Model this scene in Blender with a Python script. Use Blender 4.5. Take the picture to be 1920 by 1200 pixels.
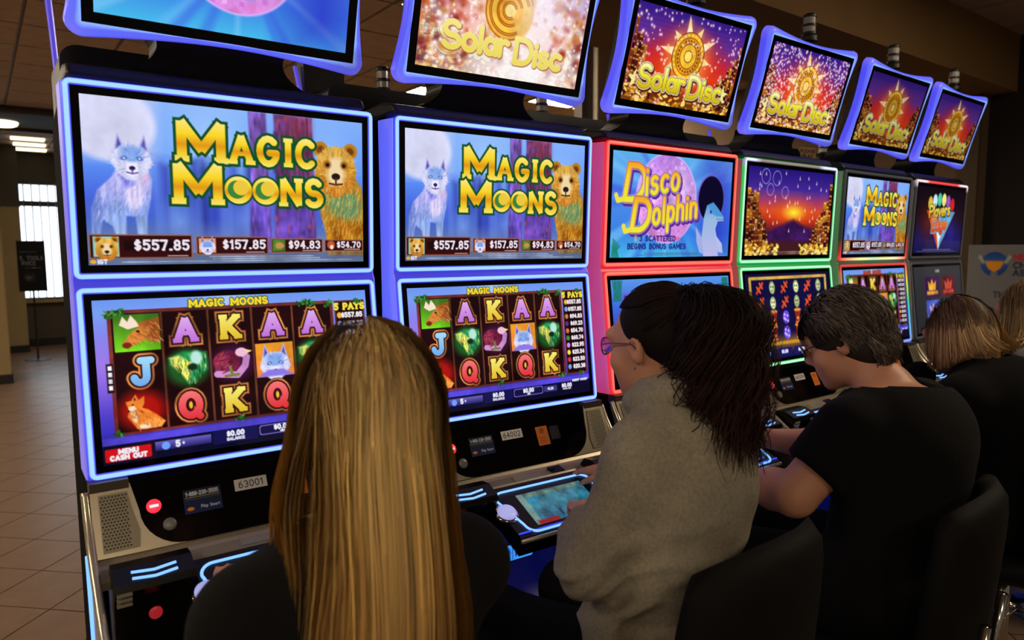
import bpy, bmesh, math, random
import numpy as np
from mathutils import Vector, Matrix

for o in list(bpy.data.objects):
    bpy.data.objects.remove(o)
scene = bpy.context.scene
col = scene.collection

# ------------------------------------------------------------------ camera
CAM = (-0.4872, -1.6891, 1.4804)
YAW, PITCH, ROLL = math.radians(36.928), math.radians(5.705), math.radians(-0.2526)
F_PX = 1331.14
cam_d = bpy.data.cameras.new('camera')
cam_d.sensor_width = 36.0
cam_d.lens = F_PX / 1920 * 36.0
cam_d.clip_start = 0.02
cam_d.clip_end = 100
cam_d.dof.use_dof = True
cam_d.dof.focus_distance = 1.95
cam_d.dof.aperture_fstop = 4.0
cam = bpy.data.objects.new('camera', cam_d)
col.objects.link(cam)
fw = Vector((math.sin(YAW) * math.cos(PITCH), math.cos(YAW) * math.cos(PITCH), -math.sin(PITCH)))
rt = Vector((math.cos(YAW), -math.sin(YAW), 0))
up = rt.cross(fw)
c_, s_ = math.cos(ROLL), math.sin(ROLL)
r2 = rt * c_ + up * s_
u2 = up * c_ - rt * s_
M = Matrix((r2, u2, -fw)).transposed().to_4x4()
M.translation = Vector(CAM)
cam.matrix_world = M
scene.camera = cam

# ------------------------------------------------------------------ world and exposure
world = bpy.data.worlds.new('world')
scene.world = world
world.use_nodes = True
bg = world.node_tree.nodes['Background']
bg.inputs[0].default_value = (1.0, 0.80, 0.60, 1)
bg.inputs[1].default_value = 0.12
vs = scene.view_settings
vs.view_transform = 'Standard'
vs.look = 'None'
vs.gamma = 1.0
vs.use_curve_mapping = False
vs.exposure = 0.0
scene.cycles.adaptive_threshold = 0.02
scene.cycles.max_bounces = 7
scene.cycles.diffuse_bounces = 4
scene.cycles.glossy_bounces = 3
scene.cycles.transmission_bounces = 4

TROFFER_POWER = 46.0        # emission strength of the ceiling troffers
TROFFER_COLOR = (1.0, 0.80, 0.56)


# ------------------------------------------------------------------ helpers
def tag(o, label=None, cat=None, group=None, kind=None):
    if label: o['label'] = label
    if cat: o['category'] = cat
    if group: o['group'] = group
    if kind: o['kind'] = kind
    return o


def empty(name, loc=(0, 0, 0), rz=0.0, parent=None):
    o = bpy.data.objects.new(name, None)
    o.empty_display_size = 0.1
    col.objects.link(o)
    o.location = loc
    o.rotation_euler = (0, 0, rz)
    o.parent = parent
    return o


def link(name, me, parent=None, loc=(0, 0, 0), rot=(0, 0, 0)):
    o = bpy.data.objects.new(name, me)
    col.objects.link(o)
    o.parent = parent
    o.location = loc
    o.rotation_euler = rot
    return o


MATS = {}


def mat(name, base=(.5, .5, .5), rough=.5, metal=0., spec=.5, emit=None, es=0., attr=None, attr_emit=False, noise=None, bump=None, coat=0., sheen=0., mottle=None, sample=True):
    """Principled material; colours are sRGB 0..1. noise = (scale, amount) colour grain, bump = (scale, strength, distance)."""
    if name in MATS: return MATS[name]
    m = bpy.data.materials.new(name)
    m.use_nodes = True
    nt = m.node_tree
    b = nt.nodes['Principled BSDF']
    lin = lambda c: tuple(float(v) for v in srgb(c)) + (1,)
    b.inputs['Base Color'].default_value = lin(base)
    b.inputs['Roughness'].default_value = rough
    b.inputs['Metallic'].default_value = metal
    b.inputs['Specular IOR Level'].default_value = spec
    b.inputs['Coat Weight'].default_value = coat
    if sheen: b.inputs['Sheen Weight'].default_value = sheen
    if emit is not None:
        b.inputs['Emission Color'].default_value = lin(emit)
        b.inputs['Emission Strength'].default_value = es
    csock = None
    if attr:
        a = nt.nodes.new('ShaderNodeAttribute'); a.attribute_name = attr
        if attr_emit:
            nt.links.new(a.outputs['Color'], b.inputs['Emission Color'])
            b.inputs['Emission Strength'].default_value = es
        else:
            csock = a.outputs['Color']
    if noise or bump or mottle:
        tc = nt.nodes.new('ShaderNodeTexCoord')
    for par in (noise, mottle):
        if not par: continue
        t = nt.nodes.new('ShaderNodeTexNoise'); t.inputs['Scale'].default_value = par[0]; t.inputs['Detail'].default_value = 5
        nt.links.new(tc.outputs['Object'], t.inputs['Vector'])
        rmp = nt.nodes.new('ShaderNodeMapRange'); rmp.inputs['From Min'].default_value = .25; rmp.inputs['From Max'].default_value = .75
        rmp.inputs['To Min'].default_value = 1 - par[1]; rmp.inputs['To Max'].default_value = 1 + par[1]
        nt.links.new(t.outputs['Fac'], rmp.inputs['Value'])
        mx = nt.nodes.new('ShaderNodeVectorMath'); mx.operation = 'SCALE'
        if csock is None: mx.inputs[0].default_value = lin(base)[:3]
        else: nt.links.new(csock, mx.inputs[0])
        nt.links.new(rmp.outputs['Result'], mx.inputs['Scale'])
        csock = mx.outputs['Vector']
    if csock is not None: nt.links.new(csock, b.inputs['Base Color'])
    if bump:
        t = nt.nodes.new('ShaderNodeTexNoise'); t.inputs['Scale'].default_value = bump[0]; t.inputs['Detail'].default_value = 4
        nt.links.new(tc.outputs['Object'], t.inputs['Vector'])
        bp = nt.nodes.new('ShaderNodeBump'); bp.inputs['Strength'].default_value = bump[1]; bp.inputs['Distance'].default_value = bump[2]
        nt.links.new(t.outputs['Fac'], bp.inputs['Height']); nt.links.new(bp.outputs['Normal'], b.inputs['Normal'])
    if not sample: m.cycles.emission_sampling = 'NONE'
    MATS[name] = m
    return m


def rot_to(d):
    d = Vector(d).normalized()
    return Vector((0, 0, 1)).rotation_difference(d).to_matrix()


class MB:
    """collects shapes into one mesh."""

    def __init__(self):
        self.v = []; self.f = []; self.c = []

    def add(self, vs_, fs, color=None):
        n = len(self.v)
        self.v.extend([tuple(p) for p in vs_]); self.f.extend([tuple(i + n for i in q) for q in fs])
        self.c.extend([color if color is not None else (1, 1, 1)] * len(vs_))
        return self

    def box(self, x0, x1, y0, y1, z0, z1, R=None, T=None):
        p = [(x, y, z) for z in (z0, z1) for y in (y0, y1) for x in (x0, x1)]
        if R is not None: p = [R @ Vector(q) for q in p]
        if T is not None: p = [Vector(q) + Vector(T) for q in p]
        return self.add(p, [(0, 2, 3, 1), (4, 5, 7, 6), (0, 1, 5, 4), (2, 6, 7, 3), (0, 4, 6, 2), (1, 3, 7, 5)])

    def prism_x(self, prof, x0, x1):
        """closed profile of (y, z) points extruded along x."""
        n = len(prof)
        self.add([(x0, y, z) for y, z in prof] + [(x1, y, z) for y, z in prof],
                 [tuple(range(n)), tuple(range(2 * n - 1, n - 1, -1))] + [(i, i + n, (i + 1) % n + n, (i + 1) % n) for i in range(n)])
        return self

    def prism_y(self, prof, y0, y1):
        """closed outline of (x, z) points extruded along y."""
        n = len(prof)
        self.add([(x, y0, z) for x, z in prof] + [(x, y1, z) for x, z in prof],
                 [tuple(range(n)), tuple(range(2 * n - 1, n - 1, -1))] + [(i, i + n, (i + 1) % n + n, (i + 1) % n) for i in range(n)])
        return self

    def strip(self, A, B):
        n = len(A)
        return self.add(list(A) + list(B), [(i, i + 1, n + i + 1, n + i) for i in range(n - 1)])

    def lathe(self, prof, c=(0, 0, 0), n=20, R=None):
        """profile of (r, z) revolved about the local z axis."""
        V, Fc = [], []
        for r, z in prof:
            for k in range(n):
                a = 2 * math.pi * k / n
                p = Vector((r * math.cos(a), r * math.sin(a), z))
                if R is not None: p = R @ p
                V.append(p + Vector(c))
        for i in range(len(prof) - 1):
            for k in range(n):
                Fc.append((i * n + k, i * n + (k + 1) % n, (i + 1) * n + (k + 1) % n, (i + 1) * n + k))
        Fc.append(tuple(range(n - 1, -1, -1))); Fc.append(tuple((len(prof) - 1) * n + k for k in range(n)))
        return self.add(V, Fc)

    def tube(self, pts, r, n=8):
        pts = [Vector(p) for p in pts]
        V, Fc = [], []
        rr = r if isinstance(r, (list, tuple)) else [r] * len(pts)
        for i, p in enumerate(pts):
            t = (pts[min(i + 1, len(pts) - 1)] - pts[max(i - 1, 0)])
            m = rot_to(t)
            for k in range(n):
                a = 2 * math.pi * k / n
                V.append(p + m @ Vector((rr[i] * math.cos(a), rr[i] * math.sin(a), 0)))
        for i in range(len(pts) - 1):
            for k in range(n):
                Fc.append((i * n + k, i * n + (k + 1) % n, (i + 1) * n + (k + 1) % n, (i + 1) * n + k))
        Fc.append(tuple(range(n - 1, -1, -1))); Fc.append(tuple((len(pts) - 1) * n + k for k in range(n)))
        return self.add(V, Fc)

    def mesh(self, name, m=None, smooth=False, colors=False, normals=True):
        me = bpy.data.meshes.new(name)
        me.from_pydata([tuple(p) for p in self.v], [], self.f)
        if colors:
            a = me.color_attributes.new('Col', 'FLOAT_COLOR', 'POINT')
            arr = np.ones((len(self.v), 4), dtype=np.float32); arr[:, :3] = np.array(self.c, dtype=np.float32)
            a.data.foreach_set('color', arr.ravel())
        if normals:
            bm = bmesh.new(); bm.from_mesh(me); bmesh.ops.recalc_face_normals(bm, faces=bm.faces); bm.to_mesh(me); bm.free()
        if m: me.materials.append(m)
        if smooth: me.shade_smooth()
        me.update()
        return me

    def build(self, name, m, parent=None, smooth=False, bevel=0., colors=False, loc=(0, 0, 0), rot=(0, 0, 0), normals=True, seg=2, auto=None):
        o = link(name, self.mesh(name, m, smooth, colors, normals), parent, loc, rot)
        if bevel:
            md = o.modifiers.new('bevel', 'BEVEL'); md.width = bevel; md.segments = seg; md.limit_method = 'ANGLE'; md.angle_limit = math.radians(40); md.harden_normals = False
        if auto: smooth_by_angle(o.data, auto)
        return o


def smooth_by_angle(me, deg):
    me.shade_smooth()
    me.set_sharp_from_angle(angle=math.radians(deg))


def round_rect(hw, z0, z1, r, n=5):
    """counter-clockwise (x, z) outline with rounded corners."""
    out = []
    for cx, cz, a0 in ((hw - r, z0 + r, -90), (hw - r, z1 - r, 0), (-hw + r, z1 - r, 90), (-hw + r, z0 + r, 180)):
        for k in range(n + 1):
            a = math.radians(a0 + 90 * k / n)
            out.append((cx + r * math.cos(a), cz + r * math.sin(a)))
    return out


def picture(cv, name, w, h, material):
    """grid mesh of a painted canvas, standing in the x-z plane, bottom centre at the origin."""
    nx, ny = cv.nx, cv.ny
    x = np.linspace(-w / 2, w / 2, nx); z = np.linspace(h, 0, ny)
    X, Z = np.meshgrid(x, z)
    co = np.zeros((ny * nx, 3), dtype=np.float32); co[:, 0] = X.ravel(); co[:, 2] = Z.ravel()
    i = np.arange((ny - 1) * (nx - 1)); r = i // (nx - 1); c = i % (nx - 1); a = r * nx + c
    quads = np.stack([a, a + nx, a + nx + 1, a + 1], 1).astype(np.int32)
    me = bpy.data.meshes.new(name)
    me.vertices.add(nx * ny); me.vertices.foreach_set('co', co.ravel())
    nq = len(quads)
    me.loops.add(nq * 4); me.loops.foreach_set('vertex_index', quads.ravel())
    me.polygons.add(nq); me.polygons.foreach_set('loop_start', np.arange(0, nq * 4, 4, dtype=np.int32))
    me.update(calc_edges=True)
    at = me.color_attributes.new('Col', 'FLOAT_COLOR', 'POINT')
    arr = np.ones((nx * ny, 4), dtype=np.float32); arr[:, :3] = srgb(cv.img).reshape(-1, 3)
    at.data.foreach_set('color', arr.ravel())
    me.materials.append(material)
    return me


def copy_tree(o, parent=None):
    c = o.copy(); col.objects.link(c); c.parent = parent
    for ch in list(o.children): copy_tree(ch, c)
    return c
# ------------------------------------------------------------------ painted screens (colours per grid vertex)
def srgb(c):
    c = np.asarray(c, dtype=np.float64)
    c = np.clip(c, 0, 1)
    return np.where(c <= 0.04045, c / 12.92, ((c + 0.055) / 1.055) ** 2.4)


def arc(cx, cy, rx, ry, a0, a1, n=10):
    t = np.radians(np.linspace(a0, a1, n))
    return [(cx + rx * math.cos(a), cy + ry * math.sin(a)) for a in t]


FONT = {
    ' ': (.45, []),
    'A': (.8, [[(0, 0), (.4, 1), (.8, 0)], [(.15, .33), (.65, .33)]]),
    'B': (.66, [[(0, 0), (0, 1), (.35, 1)] + arc(.35, .76, .25, .24, 90, -90, 7) + [(0, .52)], [(0, .52), (.38, .52)] + arc(.38, .26, .28, .26, 90, -90, 7) + [(0, 0)]]),
    'C': (.76, [arc(.4, .5, .4, .5, 48, 312, 14)]),
    'D': (.74, [[(0, 0), (0, 1), (.3, 1)] + arc(.3, .5, .44, .5, 90, -90, 12) + [(0, 0)]]),
    'E': (.6, [[(.6, 1), (0, 1), (0, 0), (.6, 0)], [(0, .5), (.48, .5)]]),
    'F': (.58, [[(.58, 1), (0, 1), (0, 0)], [(0, .5), (.45, .5)]]),
    'G': (.8, [arc(.4, .5, .4, .5, 48, 335, 14) + [(.78, .44), (.46, .44)]]),
    'H': (.72, [[(0, 0), (0, 1)], [(.72, 0), (.72, 1)], [(0, .5), (.72, .5)]]),
    'I': (.06, [[(.03, 0), (.03, 1)]]),
    'J': (.55, [[(.55, 1), (.55, .3)] + arc(.28, .28, .27, .28, 0, -170, 9)]),
    'K': (.7, [[(0, 0), (0, 1)], [(.66, 1), (.05, .42)], [(.2, .56), (.7, 0)]]),
    'L': (.58, [[(0, 1), (0, 0), (.58, 0)]]),
    'M': (.95, [[(0, 0), (0, 1), (.475, .28), (.95, 1), (.95, 0)]]),
    'N': (.74, [[(0, 0), (0, 1), (.74, 0), (.74, 1)]]),
    'O': (.82, [arc(.41, .5, .41, .5, 0, 360, 18)]),
    'P': (.62, [[(0, 0), (0, 1), (.32, 1)] + arc(.32, .73, .3, .27, 90, -90, 7) + [(0, .46)]]),
    'Q': (.82, [arc(.41, .5, .41, .5, 0, 360, 18), [(.5, .28), (.82, -.06)]]),
    'R': (.66, [[(0, 0), (0, 1), (.34, 1)] + arc(.34, .74, .28, .26, 90, -90, 7) + [(0, .48)], [(.3, .48), (.66, 0)]]),
    'S': (.66, [arc(.33, .74, .3, .26, 35, 270, 9) + arc(.33, .25, .33, .25, 85, -150, 10)]),
    'T': (.7, [[(0, 1), (.7, 1)], [(.35, 1), (.35, 0)]]),
    'U': (.72, [[(0, 1), (0, .35)] + arc(.36, .35, .36, .35, 180, 360, 9) + [(.72, 1)]]),
    'V': (.76, [[(0, 1), (.38, 0), (.76, 1)]]),
    'W': (1.05, [[(0, 1), (.26, 0), (.52, .7), (.79, 0), (1.05, 1)]]),
    'Y': (.74, [[(0, 1), (.37, .5), (.74, 1)], [(.37, .5), (.37, 0)]]),
    '0': (.58, [arc(.29, .5, .29, .5, 0, 360, 14)]),
    '1': (.3, [[(0, .78), (.22, 1), (.22, 0)]]),
    '2': (.56, [arc(.28, .72, .27, .28, 165, -35, 9) + [(0, 0), (.56, 0)]]),
    '3': (.56, [arc(.27, .74, .26, .26, 150, -80, 8), arc(.27, .26, .29, .27, 80, -150, 9)]),
    '4': (.6, [[(.42, 0), (.42, 1), (0, .3), (.6, .3)]]),
    '5': (.56, [[(.52, 1), (.06, 1), (.04, .56)] + arc(.26, .32, .29, .32, 120, -145, 10)]),
    '6': (.56, [arc(.28, .3, .28, .3, 0, 360, 12), [(.02, .38), (.12, .72), (.42, 1)]]),
    '7': (.54, [[(0, 1), (.54, 1), (.18, 0)]]),
    '8': (.56, [arc(.28, .75, .24, .25, 0, 360, 11), arc(.28, .26, .28, .26, 0, 360, 12)]),
    '9': (.56, [arc(.28, .7, .28, .3, 0, 360, 12), [(.54, .62), (.44, .25), (.16, 0)]]),
    '.': (.12, [[(.05, 0), (.07, 0)]]),
    '-': (.36, [[(0, .45), (.36, .45)]]),
    '$': (.5, [arc(.25, .68, .23, .2, 35, 270, 8) + arc(.25, .28, .25, .2, 85, -150, 8), [(.25, 1), (.25, 0)]]),
    '!': (.1, [[(.05, 1), (.05, .35)], [(.05, 0), (.05, .02)]]),
    'a': (.5, [arc(.25, .29, .25, .29, 0, 360, 12), [(.5, .58), (.5, 0)]]),
    'c': (.46, [arc(.26, .3, .26, .3, 50, 310, 10)]),
    'd': (.5, [arc(.25, .29, .25, .29, 0, 360, 12), [(.5, 1), (.5, 0)]]),
    'e': (.5, [[(.02, .3), (.5, .3)] + arc(.26, .3, .25, .3, 0, 300, 11)]),
    'g': (.5, [arc(.25, .3, .25, .28, 0, 360, 12), [(.5, .58), (.5, -.12)] + arc(.26, -.12, .24, .2, 0, -150, 7)]),
    'h': (.48, [[(0, 0), (0, 1)], [(0, .4)] + arc(.24, .36, .24, .24, 170, 0, 7) + [(.48, 0)]]),
    'i': (.06, [[(.03, 0), (.03, .58)], [(.03, .82), (.03, .86)]]),
    'l': (.06, [[(.03, 0), (.03, 1)]]),
    'm': (.75, [[(0, 0), (0, .58)], [(0, .4)] + arc(.19, .4, .19, .18, 170, 0, 6) + [(.38, 0)], [(.38, .4)] + arc(.57, .4, .19, .18, 170, 0, 6) + [(.75, 0)]]),
    'n': (.48, [[(0, 0), (0, .6)], [(0, .4)] + arc(.24, .36, .24, .24, 170, 0, 7) + [(.48, 0)]]),
    'o': (.52, [arc(.26, .3, .26, .3, 0, 360, 13)]),
    'p': (.5, [[(0, -.38), (0, .6)], arc(.25, .3, .25, .29, 0, 360, 12)]),
    'r': (.34, [[(0, 0), (0, .6)], [(0, .38)] + arc(.2, .38, .2, .2, 170, 50, 6)]),
    's': (.42, [arc(.21, .44, .19, .15, 40, 270, 7) + arc(.21, .15, .21, .15, 85, -150, 8)]),
    't': (.34, [[(.14, .9), (.14, .1), (.3, 0)], [(0, .6), (.32, .6)]]),
    'y': (.48, [[(0, .6), (.25, .05)], [(.48, .6), (.14, -.35)]]),
}


def value_noise(h, w, cells_y, cells_x, seed):
    r = np.random.RandomState(seed)
    g = r.rand(cells_y + 2, cells_x + 2)
    y = np.linspace(0, cells_y, h, endpoint=False)
    x = np.linspace(0, cells_x, w, endpoint=False)
    yi = y.astype(int); xi = x.astype(int)
    fy = y - yi; fx = x - xi
    fy = (fy * fy * (3 - 2 * fy))[:, None]; fx = (fx * fx * (3 - 2 * fx))[None]
    a = g[yi][:, xi]; b = g[yi][:, xi + 1]; c = g[yi + 1][:, xi]; d = g[yi + 1][:, xi + 1]
    return (a * (1 - fx) + b * fx) * (1 - fy) + (c * (1 - fx) + d * fx) * fy


class Canvas:
    """A picture painted on a regular grid of points; x right, y down, in its own units."""

    def __init__(self, W, H, nx, seed=1):
        self.W, self.H, self.nx = W, H, nx
        self.ny = max(3, int(round(nx * H / W)))
        self.px = W / (nx - 1)
        self.xs = np.linspace(0, W, nx); self.ys = np.linspace(0, H, self.ny)
        self.X, self.Y = np.meshgrid(self.xs, self.ys)
        self.img = np.zeros((self.ny, nx, 3))
        n = 0
        for k, a in ((9, .5), (22, .3), (55, .2)):
            n = n + a * value_noise(self.ny, nx, max(2, int(k * H / W)), k, seed + k)
        self.noise = (n - .5) * 2
        self.fur = (value_noise(self.ny, nx, 14, 120, seed + 3) - .5) * 2

    def box(self, x0, y0, x1, y1):
        i0 = max(0, int(math.floor(x0 / self.px)) - 1); i1 = min(self.nx, int(math.ceil(x1 / self.px)) + 2)
        j0 = max(0, int(math.floor(y0 / self.px)) - 1); j1 = min(self.ny, int(math.ceil(y1 / self.px)) + 2)
        return (slice(j0, max(j0, j1)), slice(i0, max(i0, i1)))

    def blend(self, s, alpha, col, n=0, fur=0):
        if alpha.size == 0: return
        c = np.asarray(col, dtype=float)
        if c.ndim == 1: c = c[None, None, :] / 255.
        else: c = c / 255.
        if n: c = c * (1 + n * self.noise[s][..., None])
        if fur: c = c * (1 + fur * self.fur[s][..., None])
        a = np.clip(alpha, 0, 1)[..., None]
        self.img[s] = self.img[s] * (1 - a) + np.clip(c, 0, 1) * a

    def vgrad(self, stops):
        ys = [a for a, _ in stops]
        for k in range(3):
            self.img[..., k] = np.interp(self.Y / self.H, ys, [c[k] / 255. for _, c in stops])

    def grad(self, s, y0, y1, stops):
        t = np.clip((self.Y[s] - y0) / (y1 - y0), 0, 1)
        ks = [a for a, _ in stops]
        return np.stack([np.interp(t, ks, [c[k] for _, c in stops]) for k in range(3)], -1)

    def poly_d(self, s, pts):
        X, Y = self.X[s], self.Y[s]
        d = np.full(X.shape, 1e9); sign = np.ones(X.shape)
        n = len(pts)
        for i in range(n):
            ax, ay = pts[i]; bx, by = pts[i - 1]
            ex, ey = bx - ax, by - ay
            wx, wy = X - ax, Y - ay
            t = np.clip((wx * ex + wy * ey) / (ex * ex + ey * ey + 1e-12), 0, 1)
            d = np.minimum(d, (wx - ex * t) ** 2 + (wy - ey * t) ** 2)
            c1 = Y >= ay; c2 = Y < by; c3 = ex * wy > ey * wx
            flip = (c1 & c2 & c3) | (~c1 & ~c2 & ~c3)
            sign = np.where(flip, -sign, sign)
        return sign * np.sqrt(d)

    def poly(self, pts, col, soft=0, n=0, fur=0, grow=0, a=1, stops=None):
        xs = [p[0] for p in pts]; ys = [p[1] for p in pts]; m = soft + grow + self.px * 2
        s = self.box(min(xs) - m, min(ys) - m, max(xs) + m, max(ys) + m)
        if self.X[s].size == 0: return
        d = self.poly_d(s, pts) - grow
        w = max(self.px, soft)
        c = self.grad(s, min(ys), max(ys), stops) if stops else col
        self.blend(s, np.clip(.5 - d / w, 0, 1) * a, c, n, fur)

    def ell(self, cx, cy, rx, ry, col, soft=0, n=0, fur=0, a=1, stops=None, rot=0):
        m = max(rx, ry) + soft + self.px * 2
        s = self.box(cx - m, cy - m, cx + m, cy + m)
        if self.X[s].size == 0: return
        X, Y = self.X[s] - cx, self.Y[s] - cy
        if rot:
            c, q = math.cos(rot), math.sin(rot); X, Y = X * c + Y * q, -X * q + Y * c
        k = np.sqrt((X / rx) ** 2 + (Y / ry) ** 2)
        d = (k - 1) * min(rx, ry); w = max(self.px, soft)
        c = self.grad(s, cy - ry, cy + ry, stops) if stops else col
        self.blend(s, np.clip(.5 - d / w, 0, 1) * a, c, n, fur)

    def glow(self, cx, cy, r, col, a=1, p=2, ry=None):
        ry = ry or r
        s = self.box(cx - r, cy - ry, cx + r, cy + ry)
        if self.X[s].size == 0: return
        k = np.sqrt(((self.X[s] - cx) / r) ** 2 + ((self.Y[s] - cy) / ry) ** 2)
        self.blend(s, np.clip(1 - k, 0, 1) ** p * a, col)

    def rect(self, x0, y0, x1, y1, col, n=0, a=1, stops=None, soft=0, r=0):
        s = self.box(x0 - soft - self.px, y0 - soft - self.px, x1 + soft + self.px, y1 + soft + self.px)
        if self.X[s].size == 0: return
        qx = np.abs(self.X[s] - (x0 + x1) / 2) - (x1 - x0) / 2 + r; qy = np.abs(self.Y[s] - (y0 + y1) / 2) - (y1 - y0) / 2 + r
        d = np.hypot(np.maximum(qx, 0), np.maximum(qy, 0)) + np.minimum(np.maximum(qx, qy), 0) - r
        c = self.grad(s, y0, y1, stops) if stops else col
        self.blend(s, np.clip(.5 - d / max(self.px, soft), 0, 1) * a, c, n)

    def stroke(self, polys, w, col, a=1, n=0, soft=0, stops=None, yr=None, sq=None):
        allp = [p for q in polys for p in q]
        if not allp: return
        xs = [p[0] for p in allp]; ys = [p[1] for p in allp]; m = w + soft + self.px * 2
        s = self.box(min(xs) - m, min(ys) - m, max(xs) + m, max(ys) + m)
        X, Y = self.X[s], self.Y[s]
        if X.size == 0: return
        d = np.full(X.shape, 1e9)
        for q in polys:
            for (ax, ay), (bx, by) in zip(q[:-1], q[1:]):
                ex, ey = bx - ax, by - ay
                t = np.clip(((X - ax) * ex + (Y - ay) * ey) / (ex * ex + ey * ey + 1e-12), 0, 1)
                if sq is None:
                    d = np.minimum(d, (X - ax - ex * t) ** 2 + (Y - ay - ey * t) ** 2)
                else:
                    L = math.hypot(ex, ey) + 1e-9
                    al = np.abs(((X - ax) * ex + (Y - ay) * ey) / L - L / 2) - L / 2
                    pe = np.abs((X - ax) * ey - (Y - ay) * ex) / L
                    bar = abs(ey) < 1e-6 and len(q) == 2 and L < sq * 8
                    ww = w - sq * .35 if bar else w
                    d = np.minimum(d, np.maximum(pe - ww, al - (ww - sq * .7)) + w)
        d = (np.sqrt(d) if sq is None else d) - w
        y0, y1 = yr or (min(ys) - w, max(ys) + w)
        c = self.grad(s, y0, y1, stops) if stops else col
        self.blend(s, np.clip(.5 - d / max(self.px, soft), 0, 1) * a, c, n)

    def glyphs(self, text, x, y, h, sx=1, gap=.3, serif=0, ang=0, shear=0, small=None):
        """strokes of a line of text, baseline at y; small = height of the letters after the first."""
        out = []; cx = 0.0; ca, sa = math.cos(ang), math.sin(ang)
        for i, ch in enumerate(text):
            hh = h if (small is None or i == 0) else small
            adv, st = FONT.get(ch, FONT[' '])
            for q in st:
                P = [(cx + px * hh * sx + shear * py * hh, py * hh) for px, py in q]
                cand = [P]
                if serif:
                    for e in (0, -1):
                        if abs(q[e][1]) < .01 or abs(q[e][1] - 1) < .01:
                            cand.append([(P[e][0] - serif * hh, P[e][1]), (P[e][0] + serif * hh, P[e][1])])
                for R_ in cand:
                    out.append([(x + px * ca + py * sa, y + px * sa - py * ca) for px, py in R_])
            cx += adv * hh * sx + gap * hh
        return out, cx - gap * h

    def text(self, text, x, y, h, w, col, sx=1, gap=.3, serif=0, ang=0, shear=0, small=None, lines=(), stops=None, align='l', a=1):
        """lines: (extra width, colour, dx, dy) painted first, below the fill."""
        _, L = self.glyphs(text, 0, 0, h, sx, gap, serif, 0, shear, small)
        if align == 'c': x -= L / 2 * math.cos(ang); y -= L / 2 * math.sin(ang)
        if align == 'r': x -= L
        g, _ = self.glyphs(text, x, y, h, sx, gap, serif, ang, shear, small)
        for e, c, dx, dy in lines:
            self.stroke([[(p + dx, q + dy) for p, q in k] for k in g], w + e, c, a)
        self.stroke(g, w, col, a, stops=stops, yr=None if ang else (y - h - w, y + w))
        return g


def spark(cv, x, y, r, col, a=1):
    cv.glow(x, y, r, col, a, 1.5)
    cv.glow(x, y, r * .4, (255, 255, 255), a, 1)


def P_(pts, cx, cy, s, fx=1):
    return [(cx + px * s * fx, cy + py * s) for px, py in pts]


def furs(cv, pts, n, cols, L, w, ang, seed, a=.5):
    """short hair strokes scattered over a polygon; ang(x, y) gives their direction."""
    q = random.Random(seed)
    xs = [p[0] for p in pts]; ys = [p[1] for p in pts]
    k = 0
    while k < n:
        x, y = q.uniform(min(xs), max(xs)), q.uniform(min(ys), max(ys)); k += 1
        ins = False
        for (x0, y0), (x1, y1) in zip(pts, pts[1:] + pts[:1]):
            if (y0 > y) != (y1 > y) and x < (x1 - x0) * (y - y0) / (y1 - y0 + 1e-12) + x0: ins = not ins
        if not ins: continue
        t = ang(x, y) + q.uniform(-.35, .35); l = L * q.uniform(.5, 1.3)
        cv.stroke([[(x, y), (x + l * .5 * math.cos(t), y + l * .5 * math.sin(t)), (x + l * math.cos(t + .15), y + l * math.sin(t + .15))]], w, q.choice(cols), a)


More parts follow.
